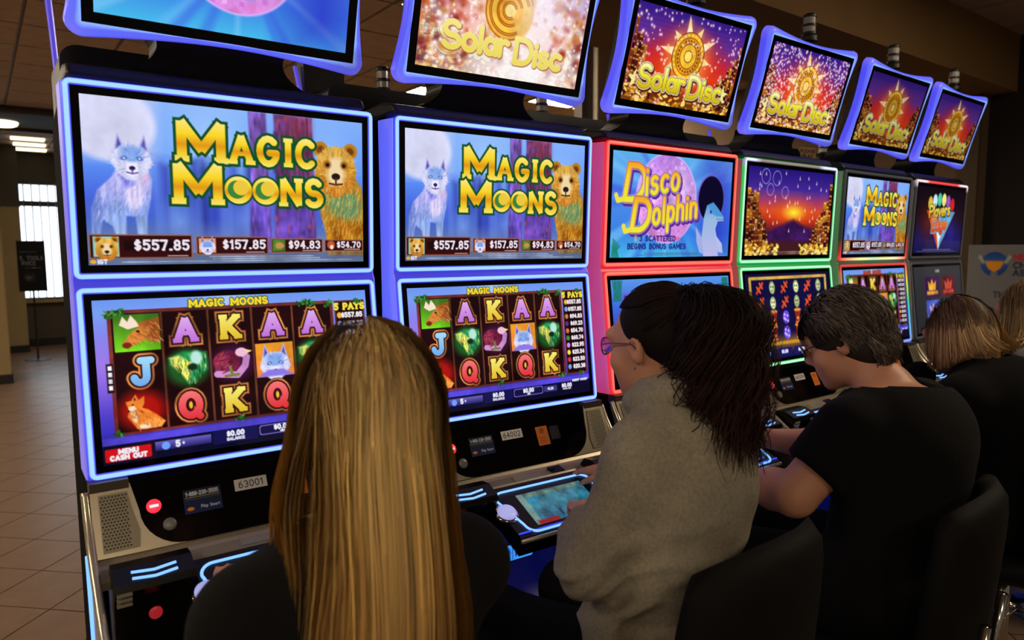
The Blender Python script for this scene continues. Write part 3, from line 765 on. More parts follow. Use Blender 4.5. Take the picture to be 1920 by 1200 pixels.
def art_solar(nx, sparkle, wash=0, seed=3):
    cv = Canvas(16, 9, nx, seed)
    cv.vgrad([(0, (50, 25, 130)), (.3, (95, 45, 150)), (.48, (190, 40, 60)), (.65, (225, 70, 20)), (.85, (120, 30, 15)), (1, (110, 60, 15))])
    for k in range(12): cv.rect(0, 1 + k * .4, 16, 1.12 + k * .4, (200, 90, 120), a=.14 + .02 * (k % 3), soft=.3)
    cv.glow(8, 4.6, 7.5, (215, 25, 15), .9, .9, 4.2); cv.glow(8, 4.4, 5.6, (255, 110, 20), .85, 1.2, 3.8); cv.glow(8, 4.3, 4.2, (255, 220, 120), .9, 1.3)
    ruins(cv, .3, 3.6, 8.6, seed, 6.8, 0); ruins(cv, 15.7, 12.6, 8.6, seed + 1, 6.0, 1)
    for k in range(10):
        a = math.pi * 2 * k / 10 + .1; L = 3.9 if k % 2 else 3.2
        cv.poly([(8 + 2.1 * math.cos(a - .22), 3.9 + 2.1 * math.sin(a - .22)), (8 + L * 1.08 * math.cos(a), 3.9 + L * math.sin(a)), (8 + 2.1 * math.cos(a + .22), 3.9 + 2.1 * math.sin(a + .22))], (255, 240, 205), soft=.1)
        cv.glow(8 + L * .8 * math.cos(a), 3.9 + L * .8 * math.sin(a), .9, (255, 180, 60), .6)
    for r_, c in ((2.35, (110, 45, 5)), (2.25, (235, 170, 40)), (1.85, (150, 75, 10)), (1.75, (215, 145, 30)), (1.25, (120, 55, 8)), (1.15, (235, 180, 50)), (.62, (120, 55, 8)), (.52, (250, 215, 100))):
        cv.ell(8, 3.9, r_, r_, c, n=.25)
    for k in range(24):
        a = math.pi * 2 * k / 24
        cv.ell(8 + 2.05 * math.cos(a), 3.9 + 2.05 * math.sin(a), .1, .1, (255, 225, 120)); cv.ell(8 + 1.5 * math.cos(a), 3.9 + 1.5 * math.sin(a), .12, .12, (120, 60, 10))
    q = random.Random(seed)
    for k in range(150):
        x = q.uniform(0, 16); y = 8.95 - q.random() ** 1.6 * 1.5
        cv.ell(x, y, .3, .13, q.choice([(240, 190, 60), (190, 120, 25), (255, 225, 120), (120, 65, 10)]), rot=q.uniform(-.6, .6))
    if sparkle:
        for k in range(int(sparkle)):
            x = q.uniform(0, 16); y = q.uniform(0, 9); d = abs(x - 8) / 8
            if q.random() > .35 + .75 * d: continue
            spark(cv, x, y, q.uniform(.12, .34), q.choice([(255, 215, 235), (255, 170, 200), (255, 240, 220), (240, 140, 160)]), .95)
    sty = dict(gap=.2, sx=1.15)
    st = [(0, (250, 250, 190)), (.45, (240, 232, 60)), (1, (205, 175, 20))]
    for txt, x, y in (('Solar', 1.9, 7.5), ('Disc', 9.1, 7.75)):
        cv.text(txt, x, y, 2.0, .2, None, stops=st, lines=((.22, (70, 30, 5), .1, .12), (.15, (245, 240, 215), 0, 0), (.07, (150, 110, 20), 0, 0)), **sty)
    for sx_, fl in ((1.35, -1), (14.35, 1)):
        cv.poly([(sx_, 5.9), (sx_ + fl * .35, 6.6), (sx_ + fl * .95, 6.7), (sx_ + fl * .4, 7.1), (sx_ + fl * .6, 7.8), (sx_, 7.4)], (240, 235, 150), soft=.06)
    if wash:
        cv.glow(9.2, 4.5, 11, (255, 244, 242), wash + .08, .4)
        cv.glow(11, 5.5, 7, (255, 250, 250), .55, .8)
        cv.glow(8, 4.5, 4, (255, 200, 90), .3)
        for k in range(int(sparkle * .5)):
            x = q.uniform(0, 16); y = q.uniform(0, 9)
            spark(cv, x, y, q.uniform(.2, .55), q.choice([(190, 50, 50), (205, 80, 60), (220, 110, 110), (225, 150, 60), (255, 240, 240), (255, 250, 250)]), .75)
        for k in range(260):
            x = q.choice([q.uniform(0, 4.5), q.uniform(12.5, 16), q.uniform(4, 13)]); y = q.uniform(0, 8.8)
            if 4.5 < x < 12.5 and q.random() < .6: continue
            cv.glow(x, y, q.uniform(.25, .7), q.choice([(150, 40, 25), (190, 70, 30), (120, 30, 30), (205, 120, 40)]), .7, 1.2)
        for k in range(170): spark(cv, q.uniform(0, 16), q.uniform(0, 9), q.uniform(.12, .4), (255, 240, 240), .95)
        for r_, c in ((2.4, (235, 160, 30)), (1.95, (240, 190, 70)), (1.3, (225, 150, 40)), (.6, (255, 230, 150))): cv.ell(8, 3.6, r_, r_, c, n=.3, soft=.25, a=.75)
        for r_ in (.55, .7, 1.1, 1.25, 1.8, 1.95, 2.3):
            cv.stroke([arc(8, 3.6, r_, r_, 60, 340, 40)], .05, (150, 70, 5), .85)
        cv.glow(10.5, 8.2, 6.5, (255, 252, 255), .9, .8, 2.2); cv.glow(11.5, 2.5, 4.2, (250, 240, 255), .75, .9)
        for txt, x, y in (('Solar', 2.2, 7.2), ('Disc', 9.1, 7.55)):
            cv.text(txt, x, y, 1.9, .2, None, stops=[(0, (250, 235, 120)), (1, (235, 215, 60))], lines=((.1, (160, 90, 10), .05, .06), (.05, (255, 250, 225), 0, 0)), a=.8, **sty)
    return cv


def art_disco(nx, big=False):
    cv = Canvas(16, 9, nx, 6)
    cv.vgrad([(0, (95, 175, 235)), (.4, (80, 140, 235)), (.75, (60, 130, 230)), (1, (70, 185, 235))])
    bx, by, br = (8.4, 3.9, 3.7) if big else (6.9, 3.8, 3.9)
    q = random.Random(2)
    for k in range(26):
        a = q.uniform(0, 6.28); w = q.uniform(.02, .07); L = 13
        cv.poly([(bx, by), (bx + L * math.cos(a - w), by + L * math.sin(a - w)), (bx + L * math.cos(a + w), by + L * math.sin(a + w))], q.choice([(150, 215, 250), (110, 190, 250), (60, 90, 225)]), soft=.4, a=.45)
    cv.rect(12.2, 0, 16, 9, (40, 40, 190), soft=4.5, a=.75)
    cv.ell(bx, by, br + .1, br + .1, (235, 190, 250), soft=.2)
    cv.ell(bx, by, br, br, None, stops=[(0, (185, 130, 230)), (.5, (225, 170, 240)), (1, (215, 130, 215))], n=.25)
    for j in range(18):
        for i in range(20):
            x = bx - br + 2 * br * (i + .5) / 20; y = by - br + 2 * br * (j + .5) / 18
            if (x - bx) ** 2 + (y - by) ** 2 < (br * .95) ** 2 and q.random() < .5:
                cv.rect(x - .17, y - .15, x + .17, y + .15, q.choice([(240, 200, 255), (190, 110, 215), (225, 150, 235), (160, 140, 225), (235, 120, 200)]), a=.6, soft=.06)
    cv.glow(bx + 1.5, by - 1.5, 2.2, (255, 245, 255), .8)
    st = [(0, (245, 160, 40)), (.35, (250, 210, 50)), (1, (235, 235, 60))]
    ln = ((.2, (95, 40, 150), .14, .16), (.12, (190, 165, 240), 0, 0), (.05, (120, 60, 40), 0, 0))
    s = 1
    oy = 1.3 if big else 0
    for txt, x, y, h in (('Disco', 1.5, 4.0, 2.6), ('Dolphin', 2.5, 6.6, 2.35)):
        g0 = txt[0]
        cv.text(g0, x * s, y * s - oy, h * s * 1.12, .26 * s, None, stops=st, lines=ln, shear=.18, sx=1.0)
        cv.text(txt[1:], (x + 2.65) * s, (y - .5) * s - oy, h * s * .92, .2 * s, None, stops=st, lines=ln, shear=.15, gap=.225, ang=-.14, sx=.75)
        cv.stroke([[((x - .1) * s, y * s - oy), ((x - .8) * s, (y + .15) * s - oy), ((x - 1.0) * s, (y - .3) * s - oy)]], .22 * s, (240, 225, 60))
    if not big:
        # a plain grey-blue dolphin in front of a dark round shape
        cv.ell(13.0, 3.6, 1.95, 2.25, (125, 100, 220), soft=.2); cv.ell(13.05, 3.6, 1.85, 2.15, (14, 8, 40), soft=.12)
        cv.poly([(12.1, 5.4), (12.5, 4.2), (13.4, 3.9), (14.1, 4.4), (15.0, 5.2), (15.1, 5.6), (14.2, 5.65), (13.9, 6.4), (14.3, 7.6), (14.5, 9), (12.3, 9), (11.9, 7.4)], None, soft=.08, stops=[(0, (80, 150, 215)), (.3, (150, 185, 225)), (1, (190, 185, 235))])
        cv.poly([(12.6, 4.2), (13.4, 3.9), (14.1, 4.4), (15.0, 5.2), (14.0, 5.2), (13.2, 4.9)], (75, 150, 215), soft=.15)
        cv.ell(13.1, 4.8, .13, .16, (30, 40, 120)); cv.stroke([[(14.0, 5.45), (15.05, 5.45)]], .03, (70, 90, 160))
        cv.poly([(11.9, 7.2), (11.0, 6.2), (11.2, 7.6), (11.7, 8.6), (12.2, 8.8)], (165, 175, 230), soft=.08); cv.poly([(13.9, 6.9), (15.0, 7.8), (15.2, 8.7), (14.5, 8.6)], (185, 190, 235), soft=.08)
        D = (25, 35, 120)
        cv.text('3 SCATTERED', 5.9, 7.55, .42, .06, D, gap=.38, align='c'); cv.text('BEGINS BONUS GAMES', 5.9, 8.25, .42, .06, D, gap=.36, align='c')
        cv.ell(8.6, 7.35, .28, .2, (225, 110, 160)); cv.rect(2.9, 7.08, 3.2, 7.6, (240, 215, 90), a=.5)
        for k in range(2): cv.rect(4.2 - k, 8.62 + .16 * k, 11.5, 8.7 + .16 * k, (80, 95, 140), a=.6, n=.8)
        for k in range(5): cv.stroke([[(.2 + .2 * k, 9), (.3 + .12 * k, 8.3), (.35 + .2 * k, 7.4 + .15 * k)]], .07, (30, 130, 110))
    return cv


def art_sunset(nx):
    cv = Canvas(16, 9, nx, 14)
    cv.vgrad([(0, (35, 20, 120)), (.25, (70, 40, 150)), (.36, (150, 50, 110)), (.48, (215, 70, 30)), (.6, (190, 45, 20)), (.75, (60, 20, 60)), (1, (70, 30, 15))])
    for k in range(14): cv.rect(1, 2.2 + .22 * k, 15, 2.3 + .22 * k, (240, 110, 70), a=.2, soft=.2, n=.5)
    cv.glow(8.4, 4.4, 5, (255, 120, 20), .9, 1.5, 2.2); cv.glow(8.5, 4.45, 2.6, (255, 240, 60), 1, 1.1, 1.0)
    cv.poly([(3, 7.4), (5, 6.2), (7, 5.6), (8.5, 5.2), (10, 5.7), (12, 6.2), (13.5, 7.4)], (55, 20, 80), soft=.5, n=.5)
    ruins(cv, .3, 4.2, 8.7, 21, 7.6, 0); ruins(cv, 15.7, 11.6, 8.7, 22, 6.8, 1)
    q = random.Random(9)
    for k in range(120):
        x = q.choice([q.uniform(.2, 6), q.uniform(10, 15.8)]); y = 8.9 - q.random() ** 1.5 * 1.0
        cv.ell(x, y, .3, .14, q.choice([(245, 205, 70), (200, 130, 30), (255, 235, 130)]), rot=q.uniform(-.6, .6))
    for k in range(46):
        x, y = q.uniform(1, 15), q.uniform(.4, 7.5)
        cv.poly([(x, y - .3), (x + .12, y + .1), (x - .12, y + .12)], (250, 235, 240), soft=.08, a=.8)
    for x, y, r_ in ((3.0, .9, .75), (5, 1.0, .75), (3.9, 2.2, .6), (6.6, 2.4, .6)):
        cv.stroke([arc(x, y, r_, r_, 0, 360, 24)], .04, (190, 190, 235), .7)
    cv.rect(4, 8.6, 12, 8.72, (190, 190, 200), a=.5, n=.8); cv.rect(.3, 8.8, 15, 8.88, (190, 190, 200), a=.5, n=.8)
    return cv


def art_gems(nx):
    cv = Canvas(16, 9, nx, 17)
    cv.vgrad([(0, (20, 14, 55)), (1, (25, 18, 70))])
    cv.rect(.6, .3, 15.4, 7.6, (205, 165, 75), n=.3, r=.15); cv.rect(1.0, .62, 15.0, 7.25, (16, 14, 60), n=.2)
    cv.glow(8, 7.4, 8, (190, 130, 30), .8, 1.2, 1.2)
    for j in range(4):
        for i in range(6):
            cx = 2.4 + 2.25 * i; cy = 1.5 + 1.62 * j
            if j < 2:
                if i % 2 == 0:
                    cv.stroke([[(cx - .55, cy + .5), (cx + .55, cy - .5)]], .17, (200, 60, 35), n=.5); cv.stroke([[(cx - .45, cy - .1), (cx + .1, cy + .45)], [(cx + .05, cy - .5), (cx + .5, cy)]], .12, (225, 90, 45))
                else:
                    cv.ell(cx, cy, .52, .68, (150, 165, 115), n=.3); cv.ell(cx, cy + .05, .36, .5, (205, 215, 160), n=.4)
                    for q in (-1, 1): cv.ell(cx + q * .17, cy - .08, .1, .12, (40, 60, 30))
                    cv.rect(cx - .2, cy + .28, cx + .2, cy + .36, (50, 70, 35))
            else:
                if i % 2 == 0:
                    cv.ell(cx, cy, .62, .72, (105, 70, 225), n=.5)
                    for q, p in ((-.25, -.3), (.25, -.15), (-.1, .25), (.3, .4), (-.35, .1)): cv.ell(cx + q, cy + p, .15, .15, (215, 190, 255), soft=.1)
                else:
                    cv.poly([(cx - .62, cy - .75), (cx + .62, cy - .75), (cx + .42, cy), (cx + .5, cy + .75), (cx - .5, cy + .75), (cx - .42, cy)], (165, 40, 35), n=.4)
                    cv.ell(cx, cy - .7, .66, .18, (225, 150, 70)); cv.ell(cx, cy + .2, .18, .16, (235, 180, 80)); cv.rect(cx - .46, cy + .58, cx + .46, cy + .7, (225, 160, 60))
    for x, t in ((6.2, '$0.00'), (9.4, '$0.00'), (13.6, '$0.00')):
        cv.rect(x - 1.3, 7.95, x + 1.3, 8.8, (25, 25, 100)); cv.text(t, x, 8.5, .3, .06, (240, 240, 250), gap=.34, align='c')
    cv.rect(.4, 8.1, 2.2, 8.7, (170, 30, 30)); cv.ell(3.4, 8.4, .25, .25, (110, 160, 255))
    return cv


def art_players(nx):
    cv = Canvas(16, 9, nx, 19)
    cv.vgrad([(0, (14, 8, 18)), (.45, (35, 14, 25)), (.8, (28, 24, 90)), (1, (22, 20, 70))])
    cv.glow(4, 5, 5, (120, 40, 15), .7); cv.glow(12, 6, 5, (50, 45, 170), .6)
    cv.poly([(3.2, 3.2), (12.8, 3.2), (8, 8.6)], (190, 70, 20), n=.3); cv.poly([(8, 3.2), (12.8, 3.2), (8, 8.6)], (110, 175, 225), n=.4); cv.poly([(6.6, 5), (9.4, 5), (8, 8.4)], (210, 230, 245), n=.3)
    for k, c in enumerate(((225, 190, 60), (200, 225, 245), (70, 190, 150), (240, 235, 130), (170, 80, 190), (215, 40, 40))):
        cv.ell(4.2 + 1.5 * k, 2.2 - .6 * math.sin(k / 5 * 3.14), .7, .9, c, n=.15)
    st = [(0, (250, 235, 110)), (1, (225, 150, 30))]
    cv.text('Players', 4.2, 4.1, 1.5, .17, None, stops=st, lines=((.16, (20, 60, 30), .05, .06),), gap=.22, ang=-.08, shear=.1, sx=1.1)
    cv.text('Edge', 5.3, 6.0, 1.6, .2, None, stops=[(0, (250, 150, 50)), (1, (220, 60, 20))], lines=((.16, (150, 205, 235), .02, .03), (.06, (30, 30, 60), 0, 0)), gap=.24, ang=-.08, shear=.1, sx=1.1)
    cv.rect(3, 8.55, 12.5, 8.62, (170, 170, 220), a=.7); cv.rect(1, 8.75, 14, 8.82, (140, 140, 200), a=.5)
    return cv


def art_menu(nx):
    cv = Canvas(16, 9, nx, 23)
    cv.vgrad([(0, (52, 52, 56)), (1, (40, 40, 44))])
    for k, (x, y, c, t) in enumerate(((3.4, 1.4, (60, 20, 70), (235, 170, 50)), (9.0, 1.4, (95, 25, 35), (215, 80, 60)), (3.4, 4.7, (70, 90, 190), (220, 170, 220)), (9.0, 4.7, (25, 60, 90), (90, 190, 210)))):
        cv.rect(x, y, x + 4.6, y + 2.9, c, n=.5, r=.15)
        cv.poly([(x + 1.2, y + 1.9), (x + 1.0, y + .6), (x + 1.7, y + 1.1), (x + 2.3, y + .35), (x + 2.9, y + 1.1), (x + 3.6, y + .6), (x + 3.4, y + 1.9)], t, soft=.1, n=.3)
        cv.rect(x + .5, y + 2.0, x + 4.1, y + 2.5, t, a=.8, n=.5)
    cv.text('GAMES', 7.8, .8, .28, .04, (200, 200, 205), align='c')
    cv.rect(1, 8.2, 15, 8.7, (28, 28, 32)); cv.rect(12.5, 8.3, 14.8, 8.6, (150, 30, 30))
    return cv


def art_reef(nx):
    cv = Canvas(16, 9, nx, 29)
    cv.vgrad([(0, (90, 150, 235)), (.3, (60, 100, 220)), (.8, (40, 40, 160)), (1, (15, 12, 50))])
    cv.rect(1.3, 1.2, 14.4, 7.2, (120, 90, 210), r=.2); cv.rect(1.5, 1.4, 14.2, 7.0, (35, 45, 140), n=.3)
    q = random.Random(4)
    for j in range(3):
        for i in range(5):
            cx, cy = 2.8 + 2.55 * i, 2.4 + 1.8 * j
            cv.ell(cx, cy, .9, .75, q.choice([(190, 110, 220), (225, 90, 120), (240, 200, 90), (90, 190, 220)]), n=.4); cv.ell(cx - .15, cy - .15, .4, .3, (240, 225, 250), soft=.3)
    for k in range(9): cv.stroke([[(.2 + .12 * k, 1.8), (.35 + .1 * k, 1.0), (.2 + .14 * k, .1)]], .06, (30, 120, 110)); cv.stroke([[(14.9 + .1 * k, 1.8), (15 + .1 * k, .2)]], .06, (30, 120, 110))
    cv.rect(0, 7.7, 16, 9, (18, 14, 60)); cv.rect(.2, 8.1, 2.4, 8.8, (205, 20, 25))
    cv.text('MENU', 1.3, 8.4, .22, .045, (240, 240, 250), align='c'); cv.text('CASH OUT', 1.3, 8.72, .2, .04, (240, 240, 250), align='c')
    return cv


def art_deck(nx):
    cv = Canvas(16, 9, nx, 31)
    cv.vgrad([(0, (40, 90, 120)), (.5, (40, 110, 130)), (1, (30, 80, 110))])
    cv.rect(0, 0, 16, 9, (50, 120, 140), n=.9, a=.5)
    cv.rect(0, 0, 1.5, 9, (110, 140, 130), n=.2); cv.rect(2, .2, 15, 1.3, (120, 120, 70), a=.6, n=.6)
    cv.rect(.6, 7.9, 5.5, 9, (150, 25, 30)); cv.rect(6.5, 6, 7.2, 8, (20, 50, 70), soft=.5)
    return cv


def art_number(t, nx=70):
    cv = Canvas(10, 3.6, nx, 1)
    cv.vgrad([(0, (206, 204, 196)), (1, (206, 204, 196))])
    cv.text(t, 5, 2.75, 1.95, .13, (25, 25, 28), gap=.3, align='c')
    return cv


def art_helpline(nx=90):
    cv = Canvas(10, 6.6, nx, 1)
    cv.vgrad([(0, (16, 22, 40)), (.4, (18, 30, 60)), (1, (18, 36, 84))])
    cv.text('1-888-230-3505', 5, 1.7, 1.0, .13, (190, 195, 205), gap=.22, sx=.8, align='c')
    cv.rect(.4, 2.1, 9.6, 2.3, (150, 140, 70)); cv.rect(.4, 2.7, 9.6, 2.85, (90, 95, 80))
    cv.ell(1.6, 5.3, .95, .5, (215, 125, 35)); cv.text('Play Smart', 4.4, 5.4, .75, .09, (190, 195, 205), gap=.2)
    return cv


def art_warning(nx=50):
    cv = Canvas(6, 8, nx, 1)
    cv.vgrad([(0, (214, 122, 40)), (1, (208, 112, 36))])
    cv.stroke([arc(2.9, 1.9, 1.05, 1.05, 0, 360, 24)], .13, (120, 40, 30)); cv.text('19', 2.9, 2.3, .8, .1, (70, 40, 60), align='c'); cv.stroke([[(2.2, 2.6), (3.6, 1.2)]], .1, (130, 40, 30))
    for k in range(6): cv.rect(1, 4.3 + .5 * k, 5 - (k % 3) * .4, 4.42 + .5 * k, (150, 70, 30))
    return cv


def art_notice(nx=40):
    cv = Canvas(8, 8, nx, 1)
    cv.vgrad([(0, (14, 14, 16)), (1, (14, 14, 16))])
    for k in range(9): cv.rect(.5, .6 + .8 * k, 7 - (k * 1.7) % 2.5, .85 + .8 * k, (52, 54, 58))
    return cv


def art_logo(nx=90):
    cv = Canvas(10, 4.5, nx, 1)
    cv.vgrad([(0, (2, 6, 30)), (1, (2, 6, 30))])
    cv.rect(.4, .4, 9.6, 4.1, (55, 150, 245), r=.5); cv.ell(2.2, 2.2, 1.35, 1.35, (25, 90, 200)); cv.stroke([arc(2.2, 2.2, .9, .9, 20, 300, 18), arc(2.4, 2.4, .45, .45, 0, 260, 12)], .14, (120, 200, 255))
    cv.rect(3.95, .7, 4.1, 3.9, (8, 30, 110)); cv.text('IGT', 4.9, 3.2, 2.0, .2, (8, 26, 100), gap=.28)
    return cv


def art_poster(nx=80):
    cv = Canvas(6, 10.5, nx, 1)
    cv.vgrad([(0, (12, 14, 20)), (1, (10, 11, 15))])
    cv.rect(.4, 2.1, 4.2, 2.3, (70, 72, 76)); cv.text('S. TOOLS', .5, 3.9, .75, .07, (130, 132, 138), gap=.26)
    cv.text('RVICE', .9, 5.0, .75, .07, (130, 132, 138), gap=.26); cv.rect(1.4, 5.5, 5, 5.75, (80, 82, 86), n=.9)
    cv.ell(2.4, 7.6, 1.3, .9, (45, 48, 55), n=.5, soft=.4); cv.ell(2.2, 7.7, .5, .25, (90, 94, 100), soft=.2)
    return cv


def art_board(nx=130):
    cv = Canvas(8, 10, nx, 1)
    cv.vgrad([(0, (118, 118, 121)), (1, (118, 118, 121))])
    cv.ell(1.55, 1.25, .78, .78, None, stops=[(0, (30, 60, 130)), (.35, (50, 95, 165)), (1, (30, 60, 150))])
    cv.poly([(.95, 1.05), (2.15, 1.05), (1.9, 1.55), (1.55, 1.8), (1.2, 1.55)], (225, 150, 40), soft=.1); cv.poly([(1.35, 1.75), (1.75, 1.75), (1.75, 2.1), (1.35, 2.1)], (118, 118, 121))
    cv.poly([(.72, .62), (.98, 1.1), (.9, 1.3), (.6, .8)], (170, 170, 172)); cv.poly([(2.38, .62), (2.12, 1.1), (2.2, 1.3), (2.5, .8)], (170, 170, 172))
    cv.text('NE', 2.65, .98, .34, .05, (190, 50, 55), gap=.3); cv.text('CHA', 2.65, 1.48, .34, .05, (45, 50, 75), gap=.3); cv.text('ASSO', 2.65, 1.95, .34, .05, (45, 50, 75), gap=.3)
    cv.text('TH', 1.6, 3.4, .34, .045, (55, 55, 62))
    for k in range(7): cv.rect(1.0 + .3 * (k % 2), 4.1 + .62 * k, 5.8 - .5 * (k % 3), 4.25 + .62 * k, (70, 70, 78), n=.6)
    return cv


def art_note(nx=40):
    cv = Canvas(6, 6, nx, 1)
    cv.vgrad([(0, (150, 120, 85)), (1, (150, 120, 85))])
    for k, t in enumerate(('PLEASE', 'PLAY', 'FUN')): cv.text(t, 3, 1.7 + 1.7 * k, 1.0, .13, (60, 35, 40), gap=.3, align='c')
    return cv


# ------------------------------------------------------------------ the room
m_ceiling = mat('ceiling_tile', (.72, .63, .52), .95, noise=(9, .12), bump=(120, .25, .004))
m_grid = mat('ceiling_grid_metal', (.52, .46, .40), .6)
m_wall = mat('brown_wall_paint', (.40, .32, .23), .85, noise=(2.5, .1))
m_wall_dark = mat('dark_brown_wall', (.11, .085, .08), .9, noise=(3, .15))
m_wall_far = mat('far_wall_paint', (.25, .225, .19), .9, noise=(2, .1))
m_beige = mat('beige_pillar_paint', (.52, .45, .31), .85, noise=(3, .06))
m_black_base = mat('black_rubber_base', (.035, .033, .032), .8)
m_trim_red = mat('dark_red_trim', (.22, .05, .05), .6)
m_tile = mat('floor_tile', (.41, .325, .265), .32, spec=.5, noise=(7, .16), mottle=(40, .08), bump=(30, .05, .002))
m_grout = mat('floor_grout', (.20, .16, .13), .9)
m_post = mat('grey_post_paint', (.62, .58, .52), .7, noise=(4, .08))

Z_CEIL = 3.0
# floor slab, with the tiles laid on it at 45 degrees to the row of machines
fl = MB(); fl.box(-4, 6.5, -5, 13.2, -.12, -.006)
floor = fl.build('floor', m_grout); tag(floor, kind='structure')
TS, GAP = .319, .006
tmesh = MB(); h_ = (TS - GAP) / 2
tmesh.box(-h_, h_, -h_, h_, -.006, 0)
tile_me = tmesh.mesh('tile', m_tile)
e1 = Vector((math.sqrt(.5), -math.sqrt(.5), 0)); e2 = Vector((math.sqrt(.5), math.sqrt(.5), 0)); t0 = Vector((-.109, 3.298, 0)) + (e1 + e2) * (TS / 2)
cand = []
for i in range(-60, 61):
    for j in range(-60, 61):
        c = t0 + e1 * (TS * i) + e2 * (TS * j)
        if -3.7 < c.x < 6.2 and -4.7 < c.y < 12.9: cand.append(c)
Minv = cam.matrix_world.inverted()


def in_view(p):
    q = Minv @ Vector(p)
    if q.z > -.1: return None
    x, y = 960 + F_PX * q.x / -q.z, 600 - F_PX * q.y / -q.z
    return (x, y)


seen, rest = [], []
for c in cand:
    v = in_view(c)
    if v and -40 < v[0] < 190 and 640 < v[1] < 1240 and c.y > .2 and c.x < .5: seen.append((c.y, c))
    else: rest.append(c)
seen.sort(key=lambda k: k[0])
rest += [c for _, c in seen[260:]]
for _, c in seen[:260]:
    link('tile', tile_me, floor, c, (0, 0, math.radians(45)))
rm = MB()
for c in rest:
    d1, d2 = e1 * h_, e2 * h_
    rm.add([c - d1 - d2, c + d1 - d2, c + d1 + d2, c - d1 + d2], [(0, 1, 2, 3)])
o = rm.build('tile_field', m_tile, floor, normals=False); tag(o, kind='stuff')

ce = MB(); ce.box(-4, 6.5, -5, 13.2, Z_CEIL + .02, Z_CEIL + .12)
ceiling = ce.build('ceiling', m_grid); tag(ceiling, kind='structure')
# troffers replace one ceiling panel each
PITCH_C = .61
CX0, CY0 = -.15, .57
troffers = {}
for ix in (-5, -1, 5, 9):
    for iy in (-8, -4, 0, 7, 11, 15): troffers[(ix, iy)] = True
for k in ((5, 0), (9, 0), (5, 11), (9, 11), (9, 7), (-1, 15), (-1, 11), (-1, 7), (-1, 0), (-5, 15), (5, 15), (9, 15), (-1, -4)): troffers.pop(k, None)
for k in ((5, 6), (7, 5), (8, 5), (-4, 3), (-4, 7), (-4, 11), (-4, 15), (3, 2), (3, 14)): troffers[k] = True  # visible panels, plus unseen lobby ones added to brighten floor and ceiling
for k in ((5, 7), (9, 7), (9, -4), (9, -8), (5, -8)): troffers.pop(k, None)
c_me = MB(); q_ = PITCH_C / 2 - .012
c_me.box(-q_, q_, -q_, q_, 0, .02); panel_me = c_me.mesh('ceiling_panel', m_ceiling)
n_p = 0; cf = MB()
for ix in range(-6, 12):
    for iy in range(-8, 21):
        if (ix, iy) in troffers: continue
        cx, cy = CX0 + PITCH_C * (ix + .5), CY0 + PITCH_C * (iy + .5)
        if not (-3.9 < cx < 6.3 and cy < 13): continue
        v = in_view((cx, cy, Z_CEIL))
        if v and -60 < v[0] < 1700 and -40 < v[1] < 330 and n_p < 290:
            link('ceiling_panel', panel_me, ceiling, (cx, cy, Z_CEIL - .002)); n_p += 1
        else:
            cf.box(cx - q_, cx + q_, cy - q_, cy + q_, Z_CEIL - .002, Z_CEIL + .018)
o = cf.build('ceiling_field', m_ceiling, ceiling, normals=False); tag(o, kind='stuff')

m_diff = mat('troffer_diffuser', (.9, .88, .82), .5, emit=(1.0, .91, .78), es=TROFFER_POWER)
m_tframe = mat('troffer_frame', (.62, .58, .5), .5)
TLAB = {(8, 5): 'glowing square ceiling light panel partly hidden behind the grey post',
        (5, 6): 'glowing square ceiling light panel seen just left of the second machine topper neck',
        (7, 5): 'glowing square ceiling light panel seen beside the grey post'}
for (ix, iy) in troffers:
    cx, cy = CX0 + PITCH_C * (ix + .5), CY0 + PITCH_C * (iy + .5)
    if cy > 12.6: continue
    t = empty('ceiling_light', (cx, cy, Z_CEIL))
    tag(t, TLAB.get((ix, iy), 'square lit ceiling panel among the brown ceiling tiles, out of sight'), 'ceiling light', 'ceiling light panels')
    a = MB(); r_ = PITCH_C / 2 - .005
    for x0, x1, y0, y1 in ((-r_, r_, -r_, -r_ + .03), (-r_, r_, r_ - .03, r_), (-r_, -r_ + .03, -r_ + .03, r_ - .03), (r_ - .03, r_, -r_ + .03, r_ - .03)):
        a.box(x0, x1, y0, y1, -.012, .018)
    a.build('frame', m_tframe, t)
    d = MB(); d.box(-r_ + .03, r_ - .03, -r_ + .03, r_ - .03, -.004, .012); d.build('diffuser', m_diff, t)

# walls
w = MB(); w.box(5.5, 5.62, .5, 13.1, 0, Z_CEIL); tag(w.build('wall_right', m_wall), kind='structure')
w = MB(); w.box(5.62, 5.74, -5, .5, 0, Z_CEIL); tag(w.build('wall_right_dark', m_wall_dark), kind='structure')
w = MB(); w.box(5.46, 5.5, .5, .62, 0, 2.6); tag(w.build('trim_1', mat('wall_edge_trim', (.30, .24, .17), .8)), kind='structure')
WX0, WX1, WZ0, WZ1, WY = .0, .95, .73, 2.53, 11.6
w = MB()
w.box(-4, WX0, WY, WY + .12, 0, Z_CEIL); w.box(WX1, 5.5, WY, WY + .12, 0, Z_CEIL); w.box(WX0, WX1, WY, WY + .12, 0, WZ0); w.box(WX0, WX1, WY, WY + .12, WZ1, Z_CEIL)
tag(w.build('wall_back', m_wall_far), kind='structure')
w = MB(); w.box(-4, 5.5, WY - .02, WY, 0, .12); tag(w.build('baseboard_back', m_black_base), kind='structure')
w = MB(); w.box(-1.6, -1.48, 8.3, WY, 0, Z_CEIL); tag(w.build('wall_left', m_wall_far), kind='structure')
